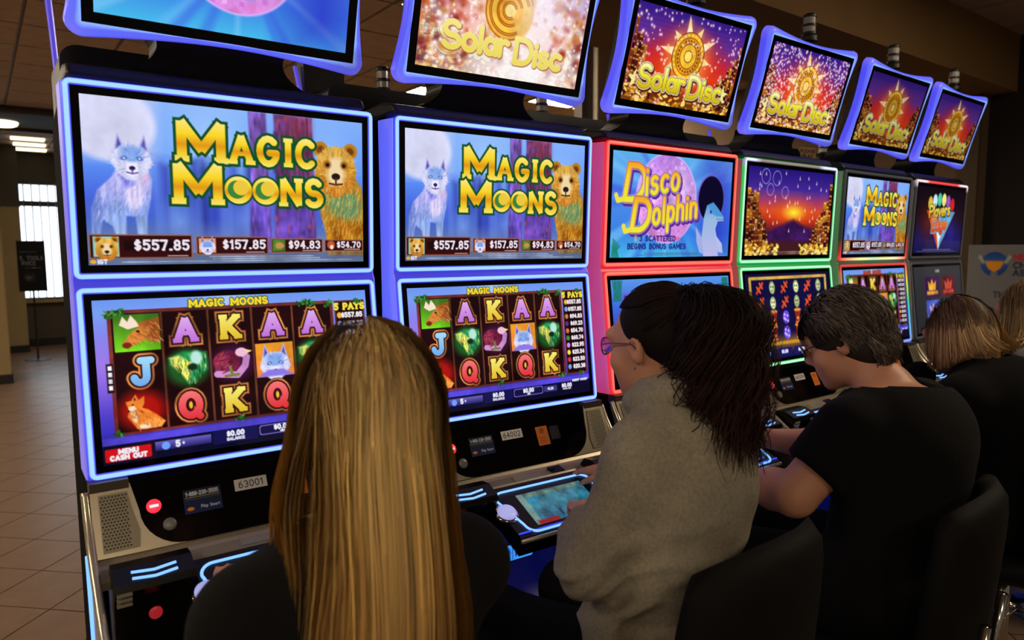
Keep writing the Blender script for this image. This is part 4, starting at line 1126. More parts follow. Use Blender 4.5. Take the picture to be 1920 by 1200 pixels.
# pilasters on the left of the lobby
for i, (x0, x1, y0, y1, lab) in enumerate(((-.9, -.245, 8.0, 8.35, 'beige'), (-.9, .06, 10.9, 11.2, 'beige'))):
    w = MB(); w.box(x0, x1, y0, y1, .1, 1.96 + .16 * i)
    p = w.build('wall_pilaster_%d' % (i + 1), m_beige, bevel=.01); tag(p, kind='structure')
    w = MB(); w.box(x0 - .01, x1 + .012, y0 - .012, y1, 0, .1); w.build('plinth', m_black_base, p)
    w = MB(); w.box(x0, x1 + .01, y0, y1, 1.96 + .16 * i, Z_CEIL); w.build('upper_band', m_wall_far, p)  # darker upper part of the pilaster, up to the ceiling
# bulkhead with a dark red lower trim across the lobby
w = MB(); w.box(-4, 5.5, 7.7, 9.0, 2.972, Z_CEIL + .01); tag(w.build('ceiling_bulkhead', mat('bulkhead_paint', (.16, .14, .13), .8)), kind='structure')
w = MB(); w.box(-4, 5.5, 9.0, 9.04, 2.935, Z_CEIL + .01); tag(w.build('trim_2', m_trim_red), kind='structure')
# soffit above the far end of the row
w = MB(); w.box(1.7, 5.9, .33, 1.3, 2.6, Z_CEIL); tag(w.build('soffit', mat('soffit_paint', (.50, .38, .21), .85, noise=(2, .08))), kind='structure')
# post behind the machines
w = MB(); w.box(2.90, 3.08, 1.86, 2.02, 0, Z_CEIL)
post = w.build('post', m_post, bevel=.01); tag(post, kind='structure')
w = MB(); w.box(2.80, 2.899, 1.9, 1.98, 0, Z_CEIL); w.build('conduit_cover', mat('conduit_paint', (.30, .28, .27), .6), post, bevel=.006)

# window with vertical blinds
win = MB()
for x0, x1, z0, z1 in ((WX0, WX1, WZ1 - .03, WZ1), (WX0, WX1, WZ0, WZ0 + .03), (WX0, WX0 + .03, WZ0, WZ1), (WX1 - .03, WX1, WZ0, WZ1), (WX0, WX1, 2.17, 2.25)):
    win.box(x0, x1, WY - .01, WY + .06, z0, z1)
window = win.build('window_1', mat('window_frame_dark', (.10, .10, .11), .5)); tag(window, kind='structure')
w = MB(); w.box(WX0, WX1, WY + .07, WY + .08, WZ0, WZ1)
w.build('pane', mat('daylight_glass', (.8, .85, .9), .2, emit=(.90, .95, 1.0), es=2.4), window)
bl_me = MB().box(-.045, .045, -.002, .002, -.9, .9).mesh('blind_slat', mat('white_blind', (.62, .63, .64), .7))
for k in range(9):
    link('blind_slat', bl_me, window, (WX0 + .05 + .105 * k, WY + .03, (WZ0 + WZ1) / 2), (0, 0, math.radians(76)))
w = MB(); w.box(WX0 - .02, WX1 + .02, WY - .06, WY, WZ0 - .05, WZ0); w.build('window_sill', m_beige, window)

# ceiling lights deep in the lobby
m_lamp = mat('lobby_lamp', (.9, .85, .7), .5, emit=(1.0, .93, .78), es=2.2)
for k, y in enumerate((9.95, 10.55, 11.15)):
    w = MB(); w.box(-.02 + .05 * k, .36 + .05 * k, y, y + .16, Z_CEIL - .03, Z_CEIL - .002)
    o = w.build('strip_light', m_lamp); tag(o, 'lit strip light on the lobby ceiling above the window, %s of three' % ('nearest', 'middle', 'farthest')[k], 'strip light', 'strip lights above the window')
w = MB(); w.lathe([(.14, -.05), (.17, -.035), (.18, -.01), (.18, 0)], (-.17, 8.55, Z_CEIL - .03), 24)
o = w.build('round_ceiling_lamp', m_lamp, smooth=True); tag(o, 'round glowing ceiling lamp at the left edge above the beige pilaster', 'ceiling lamp')
# ceiling pipe and bracket on the left
w = MB(); w.tube([(-1.2, 7.5, 2.95), (1.4, 7.5, 2.95)], .04, 10)
o = w.build('ceiling_pipe', mat('grey_pipe', (.20, .18, .17), .5)); tag(o, 'dark pipe running under the brown ceiling near the left edge', 'pipe')


# ------------------------------------------------------------------ slot machines
PITCH_M = .74
OFFS = [(.0049, .016, -.0231, .001), (-.0051, -.0103, -.0455, .0068), (.0007, -.0183, -.0184, .0021), (-.0033, -.0092, -.002, -.0009), (.0017, -.0013, .0166, -.0029), (.001, .023, .026, -.0062)]
m_black = mat('black_gloss_plastic', (.026, .026, .032), .3, spec=.3)
m_bezel = mat('black_bezel_glass', (.010, .010, .014), .08, spec=.25)
m_satin = mat('black_satin_plastic', (.045, .045, .052), .45)
m_silver = mat('champagne_silver_plastic', (.62, .58, .50), .34, metal=.55)
m_silver2 = mat('bright_silver_trim', (.78, .74, .66), .25, metal=.7)
m_grille = mat('speaker_grille', (.50, .47, .40), .45, metal=.5)
m_hole = mat('grille_hole', (.10, .09, .075), .8)
m_screen = mat('lit_screen', (.01, .01, .012), .07, spec=.3, attr='Col', attr_emit=True, es=1.0, sample=False)
m_glowv = mat('light_guide', (.25, .25, .3), .35, attr='Col', attr_emit=True, es=1.0)
m_print = mat('printed_sticker', (.5, .5, .5), .6, spec=.2, attr='Col')
m_clear = mat('candle_lens', (.72, .70, .66), .12, spec=.7)
m_chrome = mat('chrome', (.80, .79, .76), .12, metal=1.0)
m_blue_led = mat('blue_led', (.2, .3, .6), .3, emit=(.45, .66, 1.0), es=1.7)
m_blue_dim = mat('blue_led_dim', (.1, .15, .5), .3, emit=(.22, .28, .92), es=1.1)
m_red_btn = mat('red_lit_button', (.6, .1, .1), .3, emit=(1.0, .16, .24), es=1.6)
m_btn_dark = mat('grey_round_button', (.42, .42, .40), .3)
m_spin = mat('spin_button', (.7, .72, .85), .25, emit=(.62, .64, .92), es=.75)
m_belly = mat('belly_glass', (.01, .02, .08), .12, emit=(.02, .06, .40), es=.35)

S = lambda *c: tuple(float(v) for v in srgb(np.array(c) / 255.))
mul = lambda c, k: tuple(v * k for v in c)
BLUE = dict(core=mul(S(150, 200, 255), 1.25), lip=S(72, 66, 238), side=mul(S(70, 66, 232), .75))
RED = dict(core=mul(S(255, 112, 92), 1.15), lip=S(238, 40, 40), side=mul(S(245, 30, 60), .75))
GREEN = dict(core=mul(S(190, 255, 210), 1.1), lip=S(10, 190, 85), side=mul(S(0, 165, 70), .7))
OFF = dict(core=S(52, 50, 46), lip=S(26, 25, 25), side=S(18, 17, 18))


def lerp(a, b, t): return tuple(x * (1 - t) + y * t for x, y in zip(a, b))


def ramp(stops, t):
    for (a, ca), (b, cb) in zip(stops[:-1], stops[1:]):
        if t <= b: return lerp(ca, cb, (t - a) / (b - a + 1e-9) if t > a else 0)
    return stops[-1][1]


def const(pal): return lambda u, v: (pal['core'], pal['lip'])


def cols_m4_up(u, v):
    if v > .93 and .12 < u < .82: return (S(150, 140, 125), S(70, 66, 60))
    if v > .9: return (mul(S(235, 235, 255), 1.1), S(150, 150, 200))
    return (GREEN['core'], GREEN['lip'])


def cols_m5_up(u, v):
    if v < .06:
        r = ramp([(0, S(255, 60, 60)), (.22, S(255, 220, 160)), (.3, S(255, 255, 150)), (.5, S(190, 255, 190)), (.62, S(255, 240, 140)), (.8, S(255, 250, 200)), (1, S(255, 60, 60))], u)
        return (mul(r, 1.1), mul(r, .6))
    if u > .95 and v < .3: return (mul(S(255, 60, 60), 1 - v * 2), mul(S(200, 30, 30), .8 - v * 2))
    if u < .05 and v < .2: return (mul(S(255, 60, 60), 1 - v * 3.5), mul(S(200, 30, 30), .8 - v * 3))
    return (OFF['core'], OFF['lip'])


RAIN = [(0, S(130, 160, 255)), (.12, S(120, 190, 255)), (.35, S(60, 200, 255)), (.55, S(60, 230, 120)), (.75, S(230, 240, 70)), (.88, S(255, 150, 60)), (1, S(255, 60, 60))]


def cols_m5_lo(u, v):
    if u > .95 or (v < .06 and u > .5):
        r = ramp(RAIN, v); return (mul(r, 1.15), mul(r, .6))
    if v > .94: return (mul(S(255, 70, 60), .8), mul(S(150, 30, 25), .6))
    if u < .05: r = ramp([(0, S(40, 150, 90)), (.6, S(40, 190, 100)), (1, S(255, 80, 60))], v); return (r, mul(r, .5))
    return (OFF['core'], OFF['lip'])


def cols_m6_up(u, v):
    if v > .93:
        if u < .2 or u > .84: return (mul(S(255, 235, 240), 1.1), S(170, 150, 160))
        return (mul(S(255, 70, 80), 1.0), S(190, 40, 45))
    return (OFF['core'], OFF['lip'])


PAL = [(BLUE, const(BLUE), const(BLUE)), (BLUE, const(BLUE), const(BLUE)), (RED, const(RED), const(RED)), (GREEN, cols_m4_up, const(GREEN)), (dict(OFF, side=S(10, 60, 35)), cols_m5_up, cols_m5_lo), (OFF, cols_m6_up, const(OFF))]
PAL[5] = (dict(OFF, side=S(16, 16, 17)), cols_m6_up, const(OFF))
NONE = (0, 0, 0)
m_panel = mat('side_light_guide', (.72, .72, .74), .4, attr='Col', attr_emit=True, es=1.0)
SIDES = [(BLUE['side'], BLUE['side']), (mul(S(84, 96, 240), .8), BLUE['side']), (mul(RED['side'], .55), mul(RED['side'], 1.25)), (NONE, mul(GREEN['side'], 1.3)), (NONE, S(8, 60, 50)), (NONE, NONE)]

FR = {'upper': ((0.0, 1.42), (-.0153, 1.8275), .3355), 'lower': ((-.0498, 1.0049), (-.0025, 1.405), .3338), 'topper': ((.0105, 1.9151), (-.1002, 2.2954), .321)}


def plane(key):
    (yb, zb), (yt, zt), hw = FR[key]
    h = math.hypot(yt - yb, zt - zb)
    return (0, yb, zb), (-math.asin((yt - yb) / h), 0, 0), h, hw


def frame_path(hw, h, r, n_edge=14, n_c=5):
    """clockwise points (x, z, nx, nz) round a rounded rectangle."""
    pts = []
    for cx, cz, a0 in ((hw - r, h - r, 90), (hw - r, r, 0), (-hw + r, r, -90), (-hw + r, h - r, -180)):
        for k in range(n_c + 1):
            a = math.radians(a0 - 90 * k / n_c)
            pts.append((cx + r * math.cos(a), cz + r * math.sin(a), math.cos(a), math.sin(a)))
    out = []
    for i, p in enumerate(pts):
        out.append(p)
        q = pts[(i + 1) % len(pts)]
        if (i + 1) % (n_c + 1) == 0:
            for k in range(1, n_edge):
                t = k / n_edge; out.append((p[0] + (q[0] - p[0]) * t, p[1] + (q[1] - p[1]) * t, p[2], p[3]))
    return out


def light_frame(parent, key, cf):
    loc, rot, h, hw = plane(key)
    P = frame_path(hw, h, .016)
    prof = [(0, .010, 'lip'), (.001, .002, 'lip'), (.0035, -.001, 'core'), (.0105, -.001, 'core'), (.0125, .001, 'lip'), (.0150, .003, 'lip')]
    mb = MB(); n = len(P)
    for d, y, kind in prof:
        for x, z, nx, nz in P:
            c = cf((x + hw) / (2 * hw), z / h)
            mb.v.append((x - nx * d, y, z - nz * d)); mb.c.append(c[0] if kind == 'core' else c[1])
    for j in range(len(prof) - 1):
        for i in range(n):
            mb.f.append((j * n + i, j * n + (i + 1) % n, (j + 1) * n + (i + 1) % n, (j + 1) * n + i))
    o = mb.build('light_frame', m_glowv, parent, smooth=True, colors=True, loc=loc, rot=rot)
    mb = MB(); mb.prism_y([(p[0] - p[2] * .014, p[1] - p[3] * .014) for p in P][::-1], .0025, .016)
    mb.build('bezel', m_bezel, parent, loc=loc, rot=rot)
    return o


def housing_mesh(pal):
    """glowing box behind both frames: front outline follows the two screen planes."""
    mb = MB()
    prof = [(-.036, 1.004), (.004, 1.405), (.012, 1.42), (-.002, 1.822), (.088, 1.828), (.088, 1.0)]
    for x in (-.3335, .3335):
        n = len(prof)
    mb.prism_x(prof, -.3335, .3335)
    c = pal['side']
    mb.c = [c] * len(mb.v)
    return mb.mesh('glow_housing', m_glowv, colors=True)


m_glow_top = m_glowv


def topper_frame_mesh():
    loc, rot, h, hw = plane('topper')
    mb = MB()
    r = .032; bow = .020; N = 16

    def outline(ins, bw):
        pts = []
        hw2, z0, z1 = hw - ins, ins, h - ins
        rr = max(.004, r - ins)
        corners = ((hw2 - rr, z1 - rr, 90), (hw2 - rr, z0 + rr, 0), (-hw2 + rr, z0 + rr, -90), (-hw2 + rr, z1 - rr, -180))
        raw = []
        for i, (cx, cz, a0) in enumerate(corners):
            for k in range(7):
                a = math.radians(a0 - 90 * k / 6); raw.append((cx + rr * math.cos(a), cz + rr * math.sin(a)))
            nx, nz, na = corners[(i + 1) % 4]
            a = math.radians(a0 - 90); s = (cx + rr * math.cos(a), cz + rr * math.sin(a)); e = (nx + rr * math.cos(a), nz + rr * math.sin(a))
            for k in range(1, N):
                t = k / N; b = bw * math.sin(math.pi * t) ** 1.0
                raw.append((s[0] + (e[0] - s[0]) * t - math.cos(a) * b, s[1] + (e[1] - s[1]) * t - math.sin(a) * b))
        return raw
    rings = [(0.0, bow, .034, 'out'), (0.0, bow, .012, 'out'), (.004, bow, .002, 'mid'), (.016, bow * .75, -.003, 'mid'), (.0275, .001, -.003, 'in'), (.0295, .0, .004, 'in')]
    cc = {'out': S(76, 72, 236), 'mid': S(94, 104, 248), 'in': mul(S(134, 172, 255), 1.15)}
    n = None
    for ins, bw, y, k in rings:
        o_ = outline(ins, bw); n = len(o_)
        for i, (x, z) in enumerate(o_):
            edge = min(hw - abs(x), min(z, h - z)); corner = min(1, max(0, (abs(x) / hw - .86) / .14)) * min(1, max(0, (abs(z / h - .5) * 2 - .8) / .2))
            c = lerp(cc[k], S(142, 130, 245), .7 * corner)
            if z < h * .15 and x > hw * .55: c = lerp(c, S(70, 62, 160), .55 * min(1, (x / hw - .55) * 3))
            mb.v.append((x, y, z)); mb.c.append(c)
    for j in range(len(rings) - 1):
        for i in range(n):
            mb.f.append((j * n + i, j * n + (i + 1) % n, (j + 1) * n + (i + 1) % n, (j + 1) * n + i))
    return mb.mesh('topper_glow_frame', m_glowv, smooth=True, colors=True)


def arc3(cy, cz, r, a0, a1, n):
    return [(cy + r * math.cos(math.radians(a0 + (a1 - a0) * k / n)), cz + r * math.sin(math.radians(a0 + (a1 - a0) * k / n))) for k in range(n + 1)]


print_cv = lambda cv, name, w, h: picture(cv, name, w, h, m_print)
SHARED = {}


def shared(key, fn):
    if key not in SHARED: SHARED[key] = fn()
    return SHARED[key]


AW, AH = .611, .3466          # lit area of the two screens
TW, TH = .539, .2955          # lit area of the topper


def dimmed(cv, k):
    cv.img = cv.img * k; return cv


ART = {
    'magic': lambda: picture(art_magic_top(430), 'screen_picture', AW, AH, m_screen),
    'reels': lambda: picture(art_magic_reels(430), 'screen_picture', AW, AH, m_screen),
    'reels2': lambda: picture(art_magic_reels(190, (230, 60, 50), 'MAGIC MOONS'), 'screen_picture', AW, AH, m_screen),
    'disco': lambda: picture(art_disco(270), 'screen_picture', AW, AH, m_screen),
    'reef': lambda: picture(art_reef(160), 'screen_picture', AW, AH, m_screen),
    'sunset': lambda: picture(art_sunset(220), 'screen_picture', AW, AH, m_screen),
    'gems': lambda: picture(art_gems(230), 'screen_picture', AW, AH, m_screen),
    'players': lambda: picture(art_players(150), 'screen_picture', AW, AH, m_screen),
    'menu': lambda: picture(art_menu(130), 'screen_picture', AW, AH, m_screen),
    't_disco': lambda: picture(art_disco(330, True), 'topper_picture', TW, TH, m_screen),
    't_wash': lambda: picture(art_solar(300, 420, .75, 3), 'topper_picture', TW, TH, m_screen),
    't_some': lambda: picture(art_solar(270, 300, 0, 5), 'topper_picture', TW, TH, m_screen),
    't_many': lambda: picture(art_solar(230, 1300, 0, 7), 'topper_picture', TW, TH, m_screen),
    't_none': lambda: picture(dimmed(art_solar(200, 0, 0, 8), .78), 'topper_picture', TW, TH, m_screen),
    'deck': lambda: picture(art_deck(60), 'deck_touchscreen', .22, .115, m_screen),
}
art = lambda k: shared(k, ART[k])
SCREENS = [('t_disco', 'magic', 'reels'), ('t_wash', 'magic', 'reels'), ('t_some', 'disco', 'reef'), ('t_many', 'sunset', 'gems'), ('t_none', 'magic', 'reels2'), ('t_none', 'players', 'menu')]
NUMBERS = ['63001', '64002', None, '66004', None, None]
MLAB = ['nearest slot machine with blue light frames, number plate 63001, wolf and bear on its screen',
        'blue-framed slot machine with number plate 64002, second from the left in the row',
        'slot machine with red light frames and a dolphin picture on its upper screen',
        'slot machine with green light frames, number plate 66004 and a sunset on its upper screen',
        'slot machine with rainbow edge lights and wolf and bear picture, fifth in the row',
        'farthest slot machine, mostly unlit grey frames with a short red light strip on top']

# shared part meshes ------------------------------------------------
LP, LR, LH, _ = plane('lower')


def deck_pt(x, s, lift=0.0):
    """point on the sloping button deck: s = 0 at the back, 1 at the front."""
    y0, z0, y1, z1 = -.172, .838, -.338, .764
    L = math.hypot(y1 - y0, z1 - z0); ny, nz = (z1 - z0) / L, -(y1 - y0) / L
    return (x, y0 + (y1 - y0) * s + ny * lift, z0 + (z1 - z0) * s + nz * lift)


def mesh_cabinet():
    mb = MB()
    prof = [(.088, 1.83), (.40, 1.80), (.43, 1.74), (.43, 0.0), (-.10, 0.0), (-.11, .10), (-.125, .70), (-.10, .83), (-.04, 1.0), (.085, 1.0)]
    mb.prism_x(prof, -.330, .330)
    return mb.mesh('cabinet', mat('black_cabinet_laminate', (.022, .022, .026), .85, spec=.06))


def mesh_cap():
    mb = MB(); mb.prism_x([(.0, 1.835), (.02, 1.862), (.10, 1.878), (.30, 1.872), (.36, 1.835)], -.325, .325)
    return mb.mesh('top_cap', m_satin)


def mesh_neck():
    mb = MB(); A, B = [], []
    for k in range(13):
        t = k / 12
        w = .135 + .115 * (1 - t) ** 3 + .02 * t ** 4
        z = 1.868 + .10 * t; y = .12 - .05 * t
        A.append((-w * .98, y, z)); B.append((w, y, z))
    d = .10
    n = len(A)
    V = A + B + [(x, y + d, z) for x, y, z in A] + [(x, y + d, z) for x, y, z in B]
    Fc = []
    for i in range(n - 1):
        Fc += [(i, n + i, n + i + 1, i + 1), (2 * n + i, 2 * n + i + 1, 3 * n + i + 1, 3 * n + i), (i, i + 1, 2 * n + i + 1, 2 * n + i), (n + i, 3 * n + i, 3 * n + i + 1, n + i + 1)]
    Fc += [(0, 2 * n, 3 * n, n), (n - 1, 2 * n - 1, 4 * n - 1, 3 * n - 1)]
    mb.add(V, Fc)
    return mb.mesh('topper_neck', m_satin)


def panel_outline(x, n=8):
    """outline (x, t) of the black service panel, t = 0 top, 1 bottom; rounded lower corners."""
    out = [(-.262, 0), (.262, 0)]
    for k in range(n + 1):
        a = math.radians(90 * k / n); out.append((.165 + .085 * math.cos(a), .42 + .58 * math.sin(a)))
    for k in range(n + 1):
        a = math.radians(90 + 90 * k / n); out.append((-.165 + .085 * math.cos(a), .42 + .58 * math.sin(a)))
    return out


PY0, PZ0, PY1, PZ1 = -.058, .992, -.122, .862
PL = math.hypot(PY1 - PY0, PZ1 - PZ0); PNY, PNZ = (PZ1 - PZ0) / PL, -(PY1 - PY0) / PL


def panel_pt(x, t, lift=0.0): return (x, PY0 + (PY1 - PY0) * t + PNY * lift, PZ0 + (PZ1 - PZ0) * t + PNZ * lift)


PROT = (-math.asin((PY0 - PY1) / PL), 0, 0)


def mesh_panel():
    mb = MB(); o_ = panel_outline(0); n = len(o_)
    mb.add([panel_pt(x, t, .002) for x, t in o_] + [panel_pt(x, t, -.012) for x, t in o_], [tuple(range(n)), tuple(range(2 * n - 1, n - 1, -1))] + [(i, (i + 1) % n, (i + 1) % n + n, i + n) for i in range(n)])
    return mb.mesh('service_panel', m_bezel)


def mesh_surround():
    """silver shell round the panel: two cheeks joined by the ledge below."""
    mb = MB(); inner = panel_outline(0)[1:-0 or None]
    inner = panel_outline(0)
    right = inner[1:2 + 9]; left = inner[2 + 9:] + [inner[0]]
    path = right + left                      # right top -> bottom -> left top
    A = [panel_pt(x, t, .004) for x, t in path]
    B = []
    for x, t in path:
        if t < .99: B.append(panel_pt(math.copysign(.336, x), min(1.0, t), .004))
        else: B.append(panel_pt(x * 1.6, 1.0, .004))
    n = len(A)
    back = [panel_pt(p[0], t_[1], -.014) for p, t_ in zip(A, path)]
    mb.add(A + B, [(i, i + 1, n + i + 1, n + i) for i in range(n - 1)])
    mb.add(A + back, [(i, i + 1, n + i + 1, n + i) for i in range(n - 1)])
    # ledge that rolls forward to the deck
    prof = [(PY1, PZ1, .0), (-.130, .853, 0), (-.140, .848, 0), (-.168, .842, 0), (-.174, .836, 0), (-.174, .82, 0)]
    rows = [[(x, y, z) for x in np.linspace(-.336, .336, 9)] for y, z, _ in prof]
    for r0, r1 in zip(rows[:-1], rows[1:]): mb.strip(r0, r1)
    return mb.mesh('silver_surround', m_silver)


def mesh_grille(s):
    mb = MB(); V = []
    for x, t in ((.268, .12), (.322, .12), (.322, .93), (.226 + .03, .93), (.252, .7), (.262, .4)): V.append((s * x, t))
    n = len(V)
    mb.add([panel_pt(x, t, .007) for x, t in V] + [panel_pt(x, t, .0) for x, t in V], [tuple(range(n)), tuple(range(2 * n - 1, n - 1, -1))] + [(i, (i + 1) % n, (i + 1) % n + n, i + n) for i in range(n)])
    return mb.mesh('speaker_grille', m_grille)


def mesh_holes(s):
    mb = MB()
    for j in range(17):
        for i in range(8):
            x = .272 + i * .0062 + (.003 if j % 2 else 0); t = .16 + j * .045
            if x > .319 or (t > .6 and x < .262): continue
            q = .0016
            mb.add([panel_pt(s * (x + dx), t + dt / PL, .0074) for dx, dt in ((-q, -q), (q, -q), (q, q), (-q, q))], [(0, 1, 2, 3)])
    return mb.mesh('grille_hole', m_hole, normals=False)


def mesh_hinge(s):
    mb = MB(); mb.box(s * .30 - .036, s * .30 + .036, -.066, -.03, .980, 1.004)
    return mb.mesh('corner_cap', mat('corner_cap_metal', (.40, .36, .31), .35, metal=.6))


def mesh_rail(s):
    mb = MB()
    path = [(-.055, .985), (-.085, .935), (-.13, .885), (-.20, .835), (-.27, .79), (-.335, .757), (-.350, .70), (-.335, .52), (-.28, .32), (-.22, .12)]
    pts = [(s * .343, y, z) for y, z in path]
    # smooth
    P = [Vector(p) for p in pts]
    out = []
    for i in range(len(P) - 1):
        a = P[max(0, i - 1)]; b = P[i]; c = P[i + 1]; d = P[min(len(P) - 1, i + 2)]
        for k in range(5):
            t = k / 5; out.append(.5 * ((2 * b) + (c - a) * t + (2 * a - 5 * b + 4 * c - d) * t * t + (3 * b - a - 3 * c + d) * t ** 3))
    out.append(P[-1])
    mb.tube(out, .0085, 10)
    return mb.mesh('side_rail', m_silver2, smooth=True)


def mesh_cheek(s):
    """silver inner side wall under the rail, left and right of the deck."""
    mb = MB()
    prof = [(-.06, .97), (-.10, .905), (-.20, .828), (-.335, .75), (-.345, .70), (-.30, .40), (-.22, .12), (-.12, .12), (-.12, .80), (-.05, .97)]
    mb.prism_x(prof, s * .336 if s > 0 else -.346, .346 if s > 0 else -.336)
    return mb.mesh('side_cheek', m_silver)


def mesh_deck():
    mb = MB(); q = .168
    for x0, x1 in ((-q, q),):
        A = [deck_pt(x0, 0), deck_pt(x1, 0), deck_pt(x1, 1), deck_pt(x0, 1)]
        Bt = [(p[0], p[1] + .01, p[2] - .05) for p in A]
        mb.add(A + Bt, [(0, 1, 2, 3), (7, 6, 5, 4), (0, 4, 5, 1), (1, 5, 6, 2), (2, 6, 7, 3), (3, 7, 4, 0)])
    return mb.mesh('button_deck', m_black)


def ring_pts(n=7):
    """outline (x, s) of the glowing ring on the deck."""
    out = []
    cs = [(-.132, .27, 180, 270, .028), (.132, .27, 270, 360, .028), (.112, .80, 0, 90, .03), (-.105, .80, 90, 180, .03)]
    for cx, cs_, a0, a1, r in cs:
        for k in range(n):
            a = math.radians(a0 + (a1 - a0) * k / (n - 1)); out.append((cx + r * math.cos(a), cs_ + r / .18 * math.sin(a)))
    return out


def mesh_ring():
    P = ring_pts(); P = P + [P[0]]
    mb = MB(); mb.tube([deck_pt(x, s_, .003) for x, s_ in P], .0032, 6)
    return mb.mesh('deck_light_ring', m_blue_led, smooth=True)


def mesh_unit(s):
    """bill acceptor or card reader head beside the deck, with the door face below it."""
    mb = MB()
    prof = [(-.150, .842), (-.170, .868), (-.205, .870), (-.245, .852), (-.250, .838), (-.225, .815), (-.215, .79), (-.195, .60), (-.125, .60), (-.125, .84)]
    mb.prism_x(prof, s * .176 if s > 0 else -.318, .318 if s > 0 else -.176)
    return mb.mesh('bill_acceptor' if s < 0 else 'card_reader', m_black)


def mesh_chevron(s):
    mb = MB()
    for k in range(1):
        y = -.236 + .016 * k; z = .8575 + .0062 * k
        L = [(s * .247 + x, y - .006 * (1 - abs(x) / .04), z - .002 * (1 - abs(x) / .04)) for x in (-.04, -.02, 0, .02, .04)]
        mb.tube(L, .0030, 6)
    return mb.mesh('bill_slot_light', m_blue_led)


def mesh_vents():
    mb = MB()
    mb.box(-.316, -.290, -.2535, -.2455, .832, .838)
    return mb.mesh('silver_vent_bar', m_silver2)


def mesh_lower_face():
    mb = MB(); mb.prism_x([(-.205, .60), (-.235, .62), (-.245, .645), (-.215, .655), (-.200, .655)], -.318, -.176)
    return mb.mesh('ticket_tray', mat('tray_metal', (.45, .44, .48), .3, metal=.6))


def mesh_front_strip():
    mb = MB(); mb.tube([deck_pt(-.168, 1.0), deck_pt(.168, 1.0)], .006, 8)
    mb.v = [(x, y - .004, z - .008) for x, y, z in mb.v]
    return mb.mesh('deck_edge_trim', m_silver2, smooth=True)


def mesh_edge_light():
    mb = MB(); mb.tube([deck_pt(-.166, .93, .002), deck_pt(.166, .93, .002)], .0026, 6)
    return mb.mesh('deck_edge_light', m_blue_dim)


def mesh_belly():
    mb = MB(); mb.box(-.30, .30, -.137, -.125, .14, .70); return mb.mesh('belly_glass', m_belly)


def mesh_side_light(s):
    mb = MB(); mb.tube([(s * .347, -.075, .86), (s * .347, -.100, .70), (s * .347, -.11, .40), (s * .347, -.105, .15)], .0045, 6)
    return mb.mesh('side_light_strip', m_blue_led)


def mesh_candle(part):
    mb = MB()
    if part == 'lens': mb.lathe([(.024, 0), (.024, .028), (.026, .030), (.026, .034), (.024, .036), (.024, .064)], n=20); return mb.mesh('candle_lens', m_clear, smooth=False)
    if part == 'rings':
        for z in (-.004, .028, .064): mb.lathe([(.027, z), (.0275, z + .002), (.0275, z + .008), (.027, z + .010)], n=20)
        mb.lathe([(.034, -.03), (.034, -.012), (.027, -.004)], n=20); mb.lathe([(.025, .074), (.018, .08), (.004, .082)], n=20)
        return mb.mesh('candle_ring', m_satin)


def small_disc(parent, name, m, r, h, p, rot, n=20):
    me = shared((name, r), lambda: MB().lathe([(r, 0), (r, h * .6), (r * .85, h), (r * .4, h * 1.15)], n=n).mesh(name, m, smooth=True))
    return link(name, me, parent, p, rot)


def sticker(parent, name, key, cv, w, h, p):
    me = shared(key, lambda: print_cv(cv(), name, w, h))
    return link(name, me, parent, p, PROT)


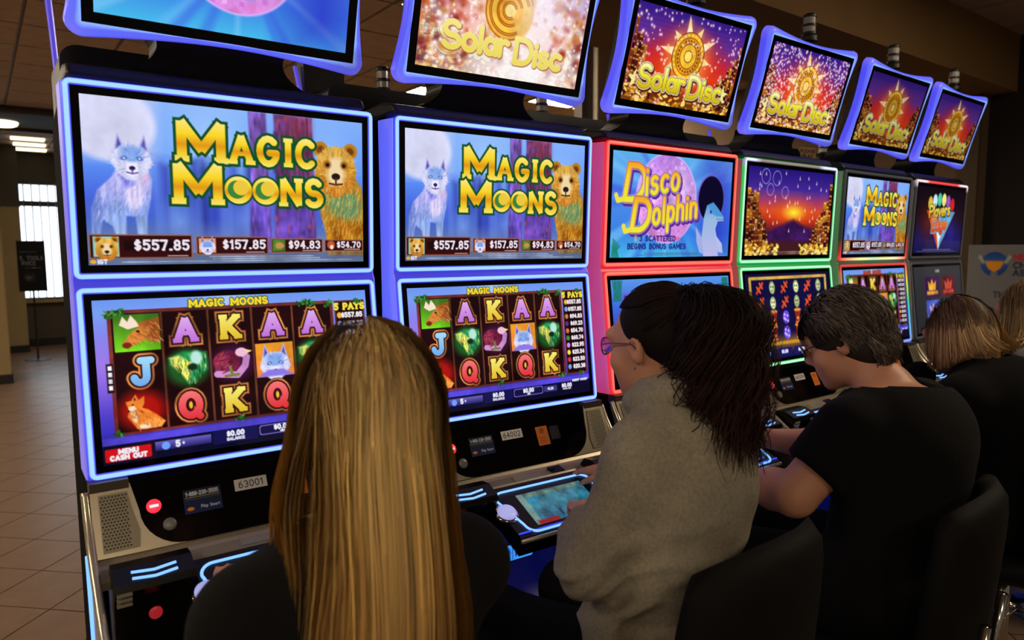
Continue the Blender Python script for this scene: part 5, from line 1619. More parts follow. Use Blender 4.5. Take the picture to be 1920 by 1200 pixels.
for i in range(6):
    dx, dy, rz, dz = OFFS[i]
    t = empty('slot_machine', (i * PITCH_M + dx, dy, 0), rz)
    tag(t, MLAB[i], 'slot machine', 'row of slot machines')
    pal, cu, cl = PAL[i]
    add = lambda name, fn, key=None: link(name, shared(key or name, fn), t)
    o = add('cabinet', mesh_cabinet)
    b = o.modifiers.new('bevel', 'BEVEL'); b.width = .012; b.segments = 3; b.limit_method = 'ANGLE'
    add('glow_housing', lambda: housing_mesh(pal), ('housing', i))
    for s, c in zip((-1, 1), SIDES[i]):
        mb = MB(); x = s * .3345
        pr = [(-.036, 1.006), (.004, 1.405), (.012, 1.42), (-.002, 1.820), (.086, 1.826), (.086, 1.002)]
        mb.add([(x, y, z) for y, z in pr] + [(x + s * .003, y, z) for y, z in pr], [(0, 1, 2, 3, 4, 5), (11, 10, 9, 8, 7, 6)] + [(k, (k + 1) % 6, (k + 1) % 6 + 6, k + 6) for k in range(6)], c)
        mb.build('side_glow_panel', m_panel, t, colors=True)
    for key, cf, pic in (('upper', cu, SCREENS[i][1]), ('lower', cl, SCREENS[i][2])):
        light_frame(t, key, cf)
        loc, rot, h, hw = plane(key)
        up_ = Vector((0, FR[key][1][0] - FR[key][0][0], FR[key][1][1] - FR[key][0][1])) / h
        nrm = Vector((0, -up_.z, up_.y))
        p = Vector(loc) + up_ * ((h - AH) / 2) + nrm * (-.0015)
        s_o = link(key + '_screen', art(pic), t, p, rot)
    o = add('top_cap', mesh_cap); b = o.modifiers.new('bevel', 'BEVEL'); b.width = .01; b.segments = 3
    add('topper_neck', mesh_neck)
    # topper
    loc, rot, h, hw = plane('topper')
    up_ = Vector((0, FR['topper'][1][0] - FR['topper'][0][0], FR['topper'][1][1] - FR['topper'][0][1])) / h; nrm = Vector((0, -up_.z, up_.y))
    link('topper_glow_frame', shared('tgf', topper_frame_mesh), t, loc, rot)
    link('topper_bezel', shared('tbz', lambda: MB().box(-.2915, .2915, .0, .03, .0295, h - .0295).mesh('topper_bezel', m_bezel)), t, loc, rot)
    link('topper_screen', art(SCREENS[i][0]), t, Vector(loc) + up_ * .0512 + nrm * .0008, rot)
    link('topper_back', shared('tbk', lambda: MB().prism_y(round_rect(hw - .03, .03, h - .03, .03), .031, .062).mesh('topper_back', m_satin)), t, loc, rot)
    # candle above the topper
    cx = .095
    cn = link('signal_candle', shared('crings', lambda: mesh_candle('rings')), t, (cx, .0, 2.355))
    link('candle_lens', shared('clens', lambda: mesh_candle('lens')), cn)
    link('candle_stalk', shared('cstk', lambda: MB().lathe([(.014, -.12), (.014, -.03)], n=12).mesh('candle_stalk', m_satin)), cn)
    # service panel and deck
    o = add('silver_surround', mesh_surround)
    smooth_by_angle(o.data, 35)
    sp = add('service_panel', mesh_panel)
    for s in (-1, 1):
        g = link('speaker_grille', shared(('gr', s), lambda: mesh_grille(s)), t)
        tag(link('grille_hole', shared(('gh', s), lambda: mesh_holes(s)), g), kind='stuff')
        o = link('corner_cap', shared(('hg', s), lambda: mesh_hinge(s)), t)
        link('side_rail', shared(('rl', s), lambda: mesh_rail(s)), t)
        link('side_cheek', shared(('ck', s), lambda: mesh_cheek(s)), t)
        un = link('bill_acceptor' if s < 0 else 'card_reader', shared(('un', s), lambda: mesh_unit(s)), t)
        if not un.data.get('bv'):
            smooth_by_angle(un.data, 20)
        for k in (0, 1): link('slot_light', shared(('cv', s), lambda: mesh_chevron(s)), un, (0, .016 * k, .0062 * k))
        link('side_light_strip', shared(('sl', s), lambda: mesh_side_light(s)), t)
    for k in range(3): link('silver_vent_bar', shared('vent', mesh_vents), t, (0, .003 * k, -.011 * k))
    add('ticket_tray', mesh_lower_face)
    dk = add('button_deck', mesh_deck)
    link('deck_light_ring', shared('ring', mesh_ring), dk); link('deck_edge_trim', shared('det', mesh_front_strip), dk); link('deck_edge_light', shared('del', mesh_edge_light), dk)
    tilt = (math.atan2(.764 - .838, .338 - .172), 0, 0)
    dp = deck_pt(.012, .86, .001)
    link('deck_touchscreen', art('deck'), dk, dp, (-(math.pi / 2 - math.atan2(.074, .166)), 0, 0))
    sb = small_disc(dk, 'spin_button', m_spin, .026, .012, deck_pt(-.158, .52, .001), (math.atan2(.074, .166), 0, 0), 28)
    link('spin_button_collar', shared('sbc', lambda: MB().lathe([(.033, -.004), (.033, .002), (.029, .004)], n=28).mesh('spin_button_collar', m_chrome, smooth=True)), sb)
    dr = (math.pi / 2 + PROT[0], 0, 0)
    rb_ = small_disc(sp, 'red_button', m_red_btn, .0145, .004, panel_pt(-.222, .40, .002), dr)
    link('button_legend', shared('blg', lambda: MB().box(-.0085, .0085, -.0028, .0028, .004, .0052).mesh('button_legend', mat('lit_legend', (.9, .8, .8), .4, emit=(1, .80, .82), es=1.3))), rb_)
    small_disc(sp, 'round_button', m_btn_dark, .0135, .004, panel_pt(-.196, .70, .002), dr)
    small_disc(t, 'lower_red_button', mat('lower_red', (.4, .1, .1), .3, emit=(.75, .16, .2), es=.5), .0125, .004, (-.247, -.213, .768), (math.pi / 2 - .1, 0, 0))
    sticker(sp, 'helpline_sticker', 'help', art_helpline, .078, .052, panel_pt(-.125, .62, .003))
    sticker(sp, 'warning_sticker', 'warn', art_warning, .042, .056, panel_pt(.085, .66, .003))
    sticker(sp, 'notice_print', 'noti', art_notice, .035, .040, panel_pt(.13, .58, .003))
    if NUMBERS[i]: sticker(sp, 'number_plate', ('num', i), lambda: art_number(NUMBERS[i]), .072, .026, panel_pt(-.02, .42, .003))
    link('maker_badge', shared('badge', lambda: MB().box(-.022, .022, -.014, .014, 0, .003).mesh('maker_badge', m_bezel)), t, (.085, -.152, .8465), (.25, 0, 0))
    link('ledge_button', shared('lbtn', lambda: MB().box(-.055, .055, -.012, .012, 0, .0025).mesh('ledge_button', m_silver2)), t, (-.01, -.155, .845), (.21, 0, 0))
    bl = add('belly_glass', mesh_belly)
    link('maker_logo', shared('logo', lambda: picture(art_logo(), 'maker_logo', .125, .056, m_screen)), bl, (-.045, -.1385, .60))

# ------------------------------------------------------------------ the row of machines standing back to back with them
m_violet = mat('violet_edge_light', (.2, .15, .5), .3, emit=(.36, .30, .86), es=.8)
BLAB = ['first', 'second', 'third', 'fourth', 'fifth', 'sixth']


def mesh_rear_cab():
    mb = MB(); o_ = round_rect(.27, 0, 2.025, .045); mb.prism_y(o_, .56, .80)
    return mb.mesh('cabinet', m_satin)


for i in range(6):
    t = empty('rear_slot_machine', (i * .74 - .01, 0, 0))
    tag(t, 'black topped slot machine with a signal candle in the rear row, %s from left' % BLAB[i], 'slot machine', 'rear row of slot machines')
    link('cabinet', shared('rcab', mesh_rear_cab), t)
    cn = link('signal_candle', shared('crings', None), t, (.0, .70, 2.055))
    link('candle_lens', shared('clens', None), cn)
    if i == 0: MB().tube([(-.262, .69, 1.9), (-.266, .74, 2.10), (-.279, .80, 2.45)], [.007, .008, .011], 6).build('edge_light', m_violet, t)
    else: link('edge_light', shared('redge', lambda: MB().tube([(-.30, .69, 1.9), (-.305, .72, 2.03), (-.31, .74, 2.10)], .008, 6).mesh('edge_light', m_violet)), t)
    if i == 1: MB().box(-.295, -.15, .70, .76, 2.0, 2.13).build('topper_post', m_satin, t)


# ------------------------------------------------------------------ people: bodies grown from blended volumes
class Field:
    """signed distance grid with smooth unions; meshed with surface nets."""

    def __init__(self, lo, hi, h):
        self.lo = np.array(lo, dtype=np.float64); self.h = h
        self.n = np.ceil((np.array(hi) - self.lo) / h).astype(int) + 1
        self.D = np.full(self.n, .12, dtype=np.float32)

    def sl(self, lo, hi):
        a = np.maximum(0, np.floor((np.array(lo) - self.lo) / self.h).astype(int)); b = np.minimum(self.n, np.ceil((np.array(hi) - self.lo) / self.h).astype(int) + 1)
        b = np.maximum(a, b)
        s = tuple(slice(i, j) for i, j in zip(a, b))
        ax = [(self.lo[k] + self.h * np.arange(a[k], b[k])).astype(np.float32) for k in range(3)]
        return s, np.meshgrid(*ax, indexing='ij', sparse=True)

    def mix(self, s, d, k, op='u'):
        if op == 'u':
            D = self.D[s]
            if k > 0:
                h = np.clip(.5 + .5 * (D - d) / k, 0, 1); self.D[s] = D * (1 - h) + d * h - k * h * (1 - h)
            else: self.D[s] = np.minimum(D, d)
        else:
            self.D[s] = np.maximum(self.D[s], -d)

    def cap(self, a, b, ra, rb, k=.02, cut=False, op='u'):
        a = np.array(a, float); b = np.array(b, float); m = max(ra, rb) + k + 4 * self.h + .02
        s, (X, Y, Z) = self.sl(np.minimum(a, b) - m, np.maximum(a, b) + m)
        if self.D[s].size == 0: return
        e = b - a; L2 = float(e @ e) + 1e-9
        t = ((X - a[0]) * e[0] + (Y - a[1]) * e[1] + (Z - a[2]) * e[2]) / L2
        tc = np.clip(t, 0, 1)
        d = np.sqrt((X - a[0] - e[0] * tc) ** 2 + (Y - a[1] - e[1] * tc) ** 2 + (Z - a[2] - e[2] * tc) ** 2) - (ra + (rb - ra) * tc)
        if cut: d = np.maximum(d, (t - 1) * math.sqrt(L2))
        self.mix(s, d, k, op)

    def ell(self, c, r, R=None, k=.02, op='u'):
        c = np.array(c, float); r = np.array(r, float); m = float(r.max()) + k + 4 * self.h + .01
        s, (X, Y, Z) = self.sl(c - m, c + m)
        if self.D[s].size == 0: return
        x, y, z = X - c[0], Y - c[1], Z - c[2]
        if R is not None:
            R = np.array(R); x, y, z = (R[0][0] * x + R[1][0] * y + R[2][0] * z), (R[0][1] * x + R[1][1] * y + R[2][1] * z), (R[0][2] * x + R[1][2] * y + R[2][2] * z)
        k0 = np.sqrt((x / r[0]) ** 2 + (y / r[1]) ** 2 + (z / r[2]) ** 2); k1 = np.sqrt((x / r[0] ** 2) ** 2 + (y / r[1] ** 2) ** 2 + (z / r[2] ** 2) ** 2)
        self.mix(s, k0 * (k0 - 1) / (k1 + 1e-6), k, op)

    def below(self, z, sign=1):
        """cut away everything above z (sign 1) or below it (-1)."""
        Z = (self.lo[2] + self.h * np.arange(self.n[2])).astype(np.float32)[None, None, :]
        self.D = np.maximum(self.D, sign * (Z - z))

    def sample(self, P):
        q = (P - self.lo) / self.h
        q = np.clip(q, 0, np.array(self.n) - 1.001); i = q.astype(int); f = q - i
        v = 0
        for a in (0, 1):
            for b in (0, 1):
                for c in (0, 1):
                    w = (f[..., 0] if a else 1 - f[..., 0]) * (f[..., 1] if b else 1 - f[..., 1]) * (f[..., 2] if c else 1 - f[..., 2])
                    v = v + w * self.D[i[..., 0] + a, i[..., 1] + b, i[..., 2] + c]
        return v

    def push_out(self, P, margin, toward=None, steps=7):
        """move points that lie inside the volume to its surface plus a margin."""
        margin = np.broadcast_to(margin, P.shape[:2])
        for _ in range(steps):
            d = self.sample(P); bad = d < margin
            if not bad.any(): break
            Q = P[bad]; e = self.h
            g = np.stack([self.sample(Q + np.eye(3)[k] * e) - self.sample(Q - np.eye(3)[k] * e) for k in range(3)], -1)
            if toward is not None: g = g + toward * .02
            g /= np.linalg.norm(g, axis=1, keepdims=True) + 1e-6
            P[bad] = Q + g * np.maximum(margin[bad] - d[bad], .001)[:, None]
        return P

    def wrinkle(self, fn):
        ax = [(self.lo[k] + self.h * np.arange(self.n[k])).astype(np.float32) for k in range(3)]
        X, Y, Z = np.meshgrid(*ax, indexing='ij', sparse=True)
        self.D = self.D + fn(X, Y, Z).astype(np.float32)

    def mesh(self, name, material, smooth_it=2):
        D = self.D; n = D.shape
        c = D < 0
        corner = [c[i:n[0] - 1 + i, j:n[1] - 1 + j, k:n[2] - 1 + k] for i in (0, 1) for j in (0, 1) for k in (0, 1)]
        cnt = np.zeros(corner[0].shape, dtype=np.int8)
        for q in corner: cnt += q
        act = np.argwhere((cnt > 0) & (cnt < 8))
        ids = np.full(cnt.shape, -1, dtype=np.int32); ids[act[:, 0], act[:, 1], act[:, 2]] = np.arange(len(act))
        offs = np.array([(i, j, k) for i in (0, 1) for j in (0, 1) for k in (0, 1)])
        val = np.stack([D[act[:, 0] + o[0], act[:, 1] + o[1], act[:, 2] + o[2]] for o in offs], 1).astype(np.float64)
        acc = np.zeros((len(act), 3)); w = np.zeros(len(act))
        for a in range(8):
            for b in range(a + 1, 8):
                if np.abs(offs[a] - offs[b]).sum() != 1: continue
                m = (val[:, a] < 0) != (val[:, b] < 0)
                t = val[m, a] / (val[m, a] - val[m, b])
                acc[m] += offs[a] + t[:, None] * (offs[b] - offs[a]); w[m] += 1
        V = self.lo + self.h * (act + acc / w[:, None])
        F = []
        for ax in range(3):
            sl0 = [slice(None)] * 3; sl1 = [slice(None)] * 3
            sl0[ax] = slice(0, n[ax] - 1); sl1[ax] = slice(1, n[ax])
            e = np.argwhere(c[tuple(sl0)] != c[tuple(sl1)])
            u, v = (ax + 1) % 3, (ax + 2) % 3
            e = e[(e[:, u] > 0) & (e[:, v] > 0) & (e[:, u] < n[u] - 1) & (e[:, v] < n[v] - 1)]
            inside = c[e[:, 0], e[:, 1], e[:, 2]]
            def cell(du, dv):
                q = e.copy(); q[:, u] -= du; q[:, v] -= dv; return ids[q[:, 0], q[:, 1], q[:, 2]]
            quad = np.stack([cell(1, 1), cell(0, 1), cell(0, 0), cell(1, 0)], 1)
            quad[~inside] = quad[~inside][:, ::-1]
            F.append(quad)
        F = np.concatenate(F); F = F[(F >= 0).all(1)]
        # light Laplacian smoothing
        for _ in range(smooth_it):
            s = np.zeros_like(V); k = np.zeros(len(V))
            for a in range(4):
                i, j = F[:, a], F[:, (a + 1) % 4]
                np.add.at(s, i, V[j]); np.add.at(k, i, 1); np.add.at(s, j, V[i]); np.add.at(k, j, 1)
            k[k == 0] = 1
            V = V * .5 + .5 * s / k[:, None]
        return grid_mesh(name, V, F, material)


def grid_mesh(name, V, F, material, colors=None, smooth=True):
    me = bpy.data.meshes.new(name)
    F = np.ascontiguousarray(F, dtype=np.int32); q = F.shape[1]
    me.vertices.add(len(V)); me.vertices.foreach_set('co', np.ascontiguousarray(V, dtype=np.float32).ravel())
    me.loops.add(F.size); me.loops.foreach_set('vertex_index', F.ravel())
    me.polygons.add(len(F)); me.polygons.foreach_set('loop_start', np.arange(0, F.size, q, dtype=np.int32))
    me.update(calc_edges=True)
    if colors is not None:
        at = me.color_attributes.new('Col', 'FLOAT_COLOR', 'POINT')
        arr = np.ones((len(V), 4), dtype=np.float32); arr[:, :3] = colors; at.data.foreach_set('color', arr.ravel())
    me.materials.append(material)
    if smooth: me.shade_smooth()
    return me


def rotz(a):
    c, s = math.cos(a), math.sin(a); return np.array([[c, -s, 0], [s, c, 0], [0, 0, 1]])


def rotx(a):
    c, s = math.cos(a), math.sin(a); return np.array([[1, 0, 0], [0, c, -s], [0, s, c]])


def roty(a):
    c, s = math.cos(a), math.sin(a); return np.array([[c, 0, s], [0, 1, 0], [-s, 0, c]])


def elbow(S, H, a, b, pole):
    """middle joint of a two-bone limb."""
    S = np.array(S, float); H = np.array(H, float); d = H - S; L = np.linalg.norm(d)
    if L > (a + b) * .995: H = S + d / L * (a + b) * .995; d = H - S; L = np.linalg.norm(d)
    x = (a * a - b * b + L * L) / (2 * L); y = math.sqrt(max(0, a * a - x * x))
    u = d / L; p = np.array(pole, float); p = p - u * (p @ u); p /= np.linalg.norm(p)
    return S + u * x + p * y, H


def hand(F, w, fdir, palm_n, s, k=.006, sc=1.0):
    """hand from the wrist w, pointing along fdir, palm facing palm_n; s = +1 right hand, -1 left hand."""
    f = np.array(fdir, float); f /= np.linalg.norm(f); n = np.array(palm_n, float); n = n - f * (n @ f); n /= np.linalg.norm(n)
    side = np.cross(f, n) * s           # towards the thumb
    P = lambda a, b, c: np.array(w) + sc * (f * a + side * b + n * c)
    F.cap(P(-.01, 0, 0), P(.03, 0, 0), .024 * sc, .026 * sc, .02)
    for b in (-.026, -.009, .009, .026): F.cap(P(.02, b * .7, 0), P(.082, b, .002), .015 * sc, .0115 * sc, .010)
    for b, L, sp in ((-.029, .056, -.10), (-.010, .068, -.03), (.010, .073, .03), (.029, .066, .09)):
        base = P(.082, b, .0); d = f + side * sp
        j1 = base + sc * L * .48 * (d + n * .22); j2 = j1 + sc * L * .34 * (d + n * .75); j3 = j2 + sc * L * .26 * (d * .7 + n * 1.05)
        F.cap(base, j1, .0098 * sc, .0088 * sc, k); F.cap(j1, j2, .0088 * sc, .0080 * sc, .003); F.cap(j2, j3, .0080 * sc, .0068 * sc, .003)
    t0 = P(.022, .030, .006); t1 = P(.050, .056, .016); t2 = P(.076, .064, .028)
    F.cap(P(.005, .012, .004), t0, .016 * sc, .0135 * sc, .012); F.cap(t0, t1, .0125 * sc, .0105 * sc, .006); F.cap(t1, t2, .0100 * sc, .0080 * sc, .003)


class Person:
    def __init__(self, seat, face, lean, head, head_yaw=0, head_pitch=0, head_roll=0, seat_h=.56, wide=1.0, sh_drop=0., sc=1.0, sh_yaw=0., neck_shift=(0, 0, 0)):
        self.R = rotz(-face); self.o = np.array([seat[0], seat[1], 0.]); self.wide = wide; self.sc = sc
        T = self.T
        self.pel = T(0, 0, seat_h + .105); self.hipL = T(-.095 * wide, .03, seat_h + .085); self.hipR = T(.095 * wide, .03, seat_h + .085)
        self.head = np.array(head, float)
        self.HR = rotz(-face - head_yaw) @ rotx(-head_pitch) @ roty(head_roll)
        # neck base sits below and behind the head
        self.neck = self.head + self.HR @ np.array([0, -.035, -.10]) + np.array([0, 0, -.035]) + self.R @ np.array([0, -.03, 0]) + np.array(neck_shift, float)
        up_ = self.neck - self.pel; self.axis = up_ / np.linalg.norm(up_)
        bow = self.R @ np.array([0, -1, 0]) * lean
        self.belly = self.pel + up_ * .33 + bow * .6; self.chest = self.pel + up_ * .70 + bow
        right = self.R @ rotz(-sh_yaw) @ np.array([1, 0, 0])
        self.right = right
        self.shL = self.neck - right * .165 * wide + np.array([0, 0, -.062 - sh_drop]) + bow * .25; self.shR = self.neck + right * .165 * wide + np.array([0, 0, -.062 - sh_drop]) + bow * .25
        self.fwd = self.R @ np.array([0, 1, 0])

    def T(self, x, y, z): return self.o + self.R @ np.array([x, y, z], float)

    def Hd(self, x, y, z): return self.head + self.HR @ (np.array([x, y, z], float) * self.sc)

    def arms(self, hL, hR, poleL=None, poleR=None, la=.275, lb=.235):
        self.elL, self.wrL = elbow(self.shL, hL, la, lb, poleL if poleL is not None else -self.right * .6 + np.array([0, 0, -1.]) - self.fwd * .3)
        self.elR, self.wrR = elbow(self.shR, hR, la, lb, poleR if poleR is not None else self.right * .6 + np.array([0, 0, -1.]) - self.fwd * .3)

    def legs(self, kf=.40, kz=.0, foot=.30, seat_h=.56):
        self.knL = self.T(-.115, kf, seat_h + .07 + kz); self.knR = self.T(.115, kf, seat_h + .07 + kz)
        self.anL = self.T(-.12, foot, .09); self.anR = self.T(.12, foot, .09)

    def bounds(self, m=.16):
        P = np.array([self.pel, self.head, self.neck, self.shL, self.shR, self.elL, self.elR, self.wrL, self.wrR, self.knL, self.knR, self.anL, self.anR, self.T(0, -.12, .6), self.Hd(0, 0, .14)])
        lo = P.min(0) - m; hi = P.max(0) + m; lo[2] = -.01
        return lo, hi

    def torso(self, F, g=0., hips=True):
        w = self.wide; R = self.R
        k = .06
        if hips: F.ell(self.pel + np.array([0, 0, -.01]), np.array([.175 * w, .125 * w, .125]) + g, R, .03)
        F.ell(self.belly, np.array([.145 * w, .105 * w, .15]) + g, R, k)
        F.ell(self.chest, np.array([.160 * w, .112 * w, .165]) + g, R, k)
        F.ell(self.neck + np.array([0, 0, -.10]) - self.fwd * .01, np.array([.150 * w, .085, .085]) + g, R, k)
        F.cap(self.shL, self.shR, .052 + g, .052 + g, .05)
        F.cap(self.neck + np.array([0, 0, -.01]), (self.shL + self.neck) / 2 + np.array([0, 0, -.012]), .052 + g, .045 + g, .05)
        F.cap(self.neck + np.array([0, 0, -.01]), (self.shR + self.neck) / 2 + np.array([0, 0, -.012]), .052 + g, .045 + g, .05)

    def arm(self, F, side, g=0., thick=1.0, upto=1.0, cut=False, fore=True):
        S, E, W = (self.shL, self.elL, self.wrL) if side < 0 else (self.shR, self.elR, self.wrR)
        if upto < 1.0:
            F.cap(S, S + (E - S) * upto, .056 * thick + g, (.050 * thick + g), .03, cut=cut); return
        F.cap(S, E, .054 * thick + g, .043 * thick + g, .03)
        if fore:
            M_ = E + (W - E) * .3
            F.cap(E, M_, .042 * thick + g, .042 * thick + g, .02); F.cap(M_, W, .042 * thick + g, .027 + g, .02)

    def leg(self, F, side, g=0.):
        H, K, A = (self.hipL, self.knL, self.anL) if side < 0 else (self.hipR, self.knR, self.anR)
        F.cap(H, K, .088 * self.wide + g, .060 + g, .04); F.cap(K, K + (A - K) * .35, .058 + g, .056 + g, .03); F.cap(K + (A - K) * .35, A, .056 + g, .038 + g, .03)

    def shoe(self, F, side):
        A = self.anL if side < 0 else self.anR
        f = self.fwd
        F.cap(A + np.array([0, 0, -.035]) - f * .03, A + np.array([0, 0, -.052]) + f * .15, .042, .034, .02); F.cap(A, A + np.array([0, 0, -.045]), .046, .042, .02)

    def headshape(self, F):
        H = self.Hd; R = self.HR; s = self.sc
        e = lambda c, r, k=.02, RR=None, op='u': F.ell(H(*c), np.array(r) * s, R if RR is None else R @ RR, k, op)
        e((0, -.012, .035), (.074, .094, .086)); e((0, .028, -.018), (.062, .070, .085), .03); e((0, .045, -.062), (.048, .052, .050), .03)
        F.cap(H(0, .078, -.100), H(0, .070, -.095), .020 * s, .022 * s, .025)
        F.cap(H(0, .098, .022), H(0, .113, -.022), .0085 * s, .0125 * s, .012); F.cap(H(-.010, .104, -.030), H(.010, .104, -.030), .0085 * s, .0085 * s, .006)
        F.cap(H(-.018, .093, -.058), H(.018, .093, -.058), .0075 * s, .0075 * s, .006); F.cap(H(-.015, .092, -.070), H(.015, .092, -.070), .0085 * s, .0085 * s, .006)
        F.cap(H(-.042, .083, .030), H(.042, .083, .030), .014 * s, .014 * s, .02)
        for q in (-1, 1):
            e((q * .032, .098, .008), (.016, .010, .010), .0, op='s')
            e((q * .032, .079, .008), (.0135, .0135, .0125), .004)
            e((q * .040, .062, -.030), (.024, .026, .024), .02)
            e((q * .078, -.006, -.008), (.008, .020, .032), .008, roty(q * .25)); e((q * .083, -.002, -.004), (.007, .011, .017), .0, op='s')
        a = self.neck + np.array([0, 0, .0])
        F.cap(self.Hd(0, -.022, -.075), a, .054 * s, .060, .035)

    def body(self, name, parent, material, h, handL=None, handR=None, thick=1.0):
        lo, hi = self.bounds()
        F = Field(lo, hi, h)
        self.torso(F, -.012); self.headshape(F)
        for sd in (-1, 1): self.arm(F, sd, thick=thick); self.leg(F, sd); 
        for sd in (-1, 1):
            A = self.anL if sd < 0 else self.anR; F.cap(A + np.array([0, 0, -.035]) - self.fwd * .02, A + np.array([0, 0, -.05]) + self.fwd * .12, .034, .028, .02)
        if handL is not None: hand(F, self.wrL, handL[0], handL[1], -1)
        if handR is not None: hand(F, self.wrR, handR[0], handR[1], 1)
        return link(name, F.mesh(name, material), parent)


def ribbons(name, P, W, C, material, parent, outward=None, seed=0, cup=.3):
    """hair strands: P (S, K, 3) points, W (K,) or (S, K) width, C (S, K, 3) colour."""
    S_, K = P.shape[:2]
    T_ = np.gradient(P, axis=1); T_ /= np.linalg.norm(T_, axis=2, keepdims=True) + 1e-9
    if outward is None: outward = P - P.mean(axis=0, keepdims=True)
    O = outward + 0 * P
    side = np.cross(T_, O); side /= np.linalg.norm(side, axis=2, keepdims=True) + 1e-9
    rnd = np.random.RandomState(seed)
    nrm = np.cross(side, T_)
    a = rnd.uniform(-.7, .7, (S_, 1, 1))
    side = side * np.cos(a) + nrm * np.sin(a)
    W = np.broadcast_to(W, (S_, K))[..., None]
    V = np.stack([P - side * W / 2, P + side * W / 2], 2).reshape(-1, 3)
    Cc = np.repeat(C[:, :, None, :], 2, 2).reshape(-1, 3)
    base = (np.arange(S_)[:, None] * K + np.arange(K - 1)[None]).ravel() * 2
    F = np.stack([base, base + 1, base + 3, base + 2], 1)
    return grid_mesh(name, V, F, material, Cc)


def shade(cols, t, jitter, rnd, S_):
    """colour along the strand from a list of sRGB stops, with a per-strand brightness and hue jitter."""
    ks = np.linspace(0, 1, len(cols)); c = np.stack([np.interp(t, ks, [q[k] / 255. for q in cols]) for k in range(3)], -1)
    j = 1 + jitter * rnd.normal(0, 1, (S_, 1, 1)); w = 1 + .018 * rnd.normal(0, 1, (S_, 1, 3))
    return srgb(np.clip(c * j * w, 0, 1))


m_skin = mat('skin', (.78, .56, .45), .48, spec=.35, noise=(14, .06))
m_hair = mat('hair_strands', (.5, .4, .2), .52, spec=.25, attr='Col')
m_hair_dark = mat('dark_hair_strands', (.1, .06, .05), .68, spec=.12, attr='Col')
m_blackcloth = mat('black_jersey', (.034, .034, .037), .95, spec=.2, noise=(60, .12), bump=(90, .3, .003))
m_blackcloth2 = mat('black_fleece', (.026, .026, .029), .98, spec=.15, noise=(40, .12), bump=(140, .4, .003))
m_grey = mat('grey_heather_knit', (.56, .53, .47), .97, spec=.12, noise=(150, .20), mottle=(30, .10), bump=(260, .35, .003))
m_greytop = mat('grey_top', (.40, .40, .39), .95, spec=.15, noise=(80, .1))
m_trouser = mat('dark_trousers', (.03, .03, .04), .95, spec=.15)
m_shoe = mat('black_shoe', (.03, .03, .03), .5)
m_eye_w = mat('eye_white', (.85, .83, .80), .2)
m_glass_lens = mat('spectacle_lens', (.90, .84, .92), .03, spec=.8)
m_glass_lens.node_tree.nodes['Principled BSDF'].inputs['Transmission Weight'].default_value = .85
m_glass_lens.node_tree.nodes['Principled BSDF'].inputs['IOR'].default_value = 1.12
m_glass_rim = mat('spectacle_rim', (.45, .26, .32), .25)
WPEOPLE = {}


def clothe(p, name, parent, material, h, fn):
    lo, hi = p.bounds(.18); F = Field(lo, hi, h); fn(F); o = link(name, F.mesh(name, material, 1), parent); p.cloth = F; return o


def lower_body(p, t):
    keep = p.cloth
    def tr(F):
        F.ell(p.pel + np.array([0, 0, -.01]), np.array([.185 * p.wide, .135 * p.wide, .13]), p.R, .03)
        for sd in (-1, 1): p.leg(F, sd, .010)
        F.below(p.pel[2] + .11)
    clothe(p, 'trousers', t, m_trouser, .012, tr)
    for sd in (-1, 1): clothe(p, 'shoe', t, m_shoe, .009, lambda F: p.shoe(F, sd))
    p.cloth = keep


def eyes(p, t):
    for q in (-1, 1):
        mb = MB(); mb.lathe([(.0002, -.011), (.006, -.0095), (.0105, -.004), (.0115, 0), (.0105, .004), (.006, .0095), (.0002, .011)], n=14)
        e = link('eye', mb.mesh('eye', m_eye_w, smooth=True), t, p.Hd(q * .032, .083, .008))
        mb = MB(); mb.lathe([(.0055, .0), (.0045, .0025), (.001, .003)], n=12)
        R = Matrix(p.HR @ rotx(-math.pi / 2))
        i_ = link('iris', mb.mesh('iris', mat('iris', (.20, .13, .08), .15), smooth=True), e, Vector(p.HR @ np.array([0, .0095, 0])))
        i_.rotation_euler = R.to_euler()


# head-of-hair flow helpers --------------------------------------------
def scalp(p, th, ph, r):
    """points on the hair-covered head: th polar angle from the crown, ph azimuth (0 = back), r (3,) radii."""
    d = np.stack([np.sin(th) * np.sin(ph) * r[0], -np.sin(th) * np.cos(ph) * r[1], np.cos(th) * r[2]], -1)
    return d


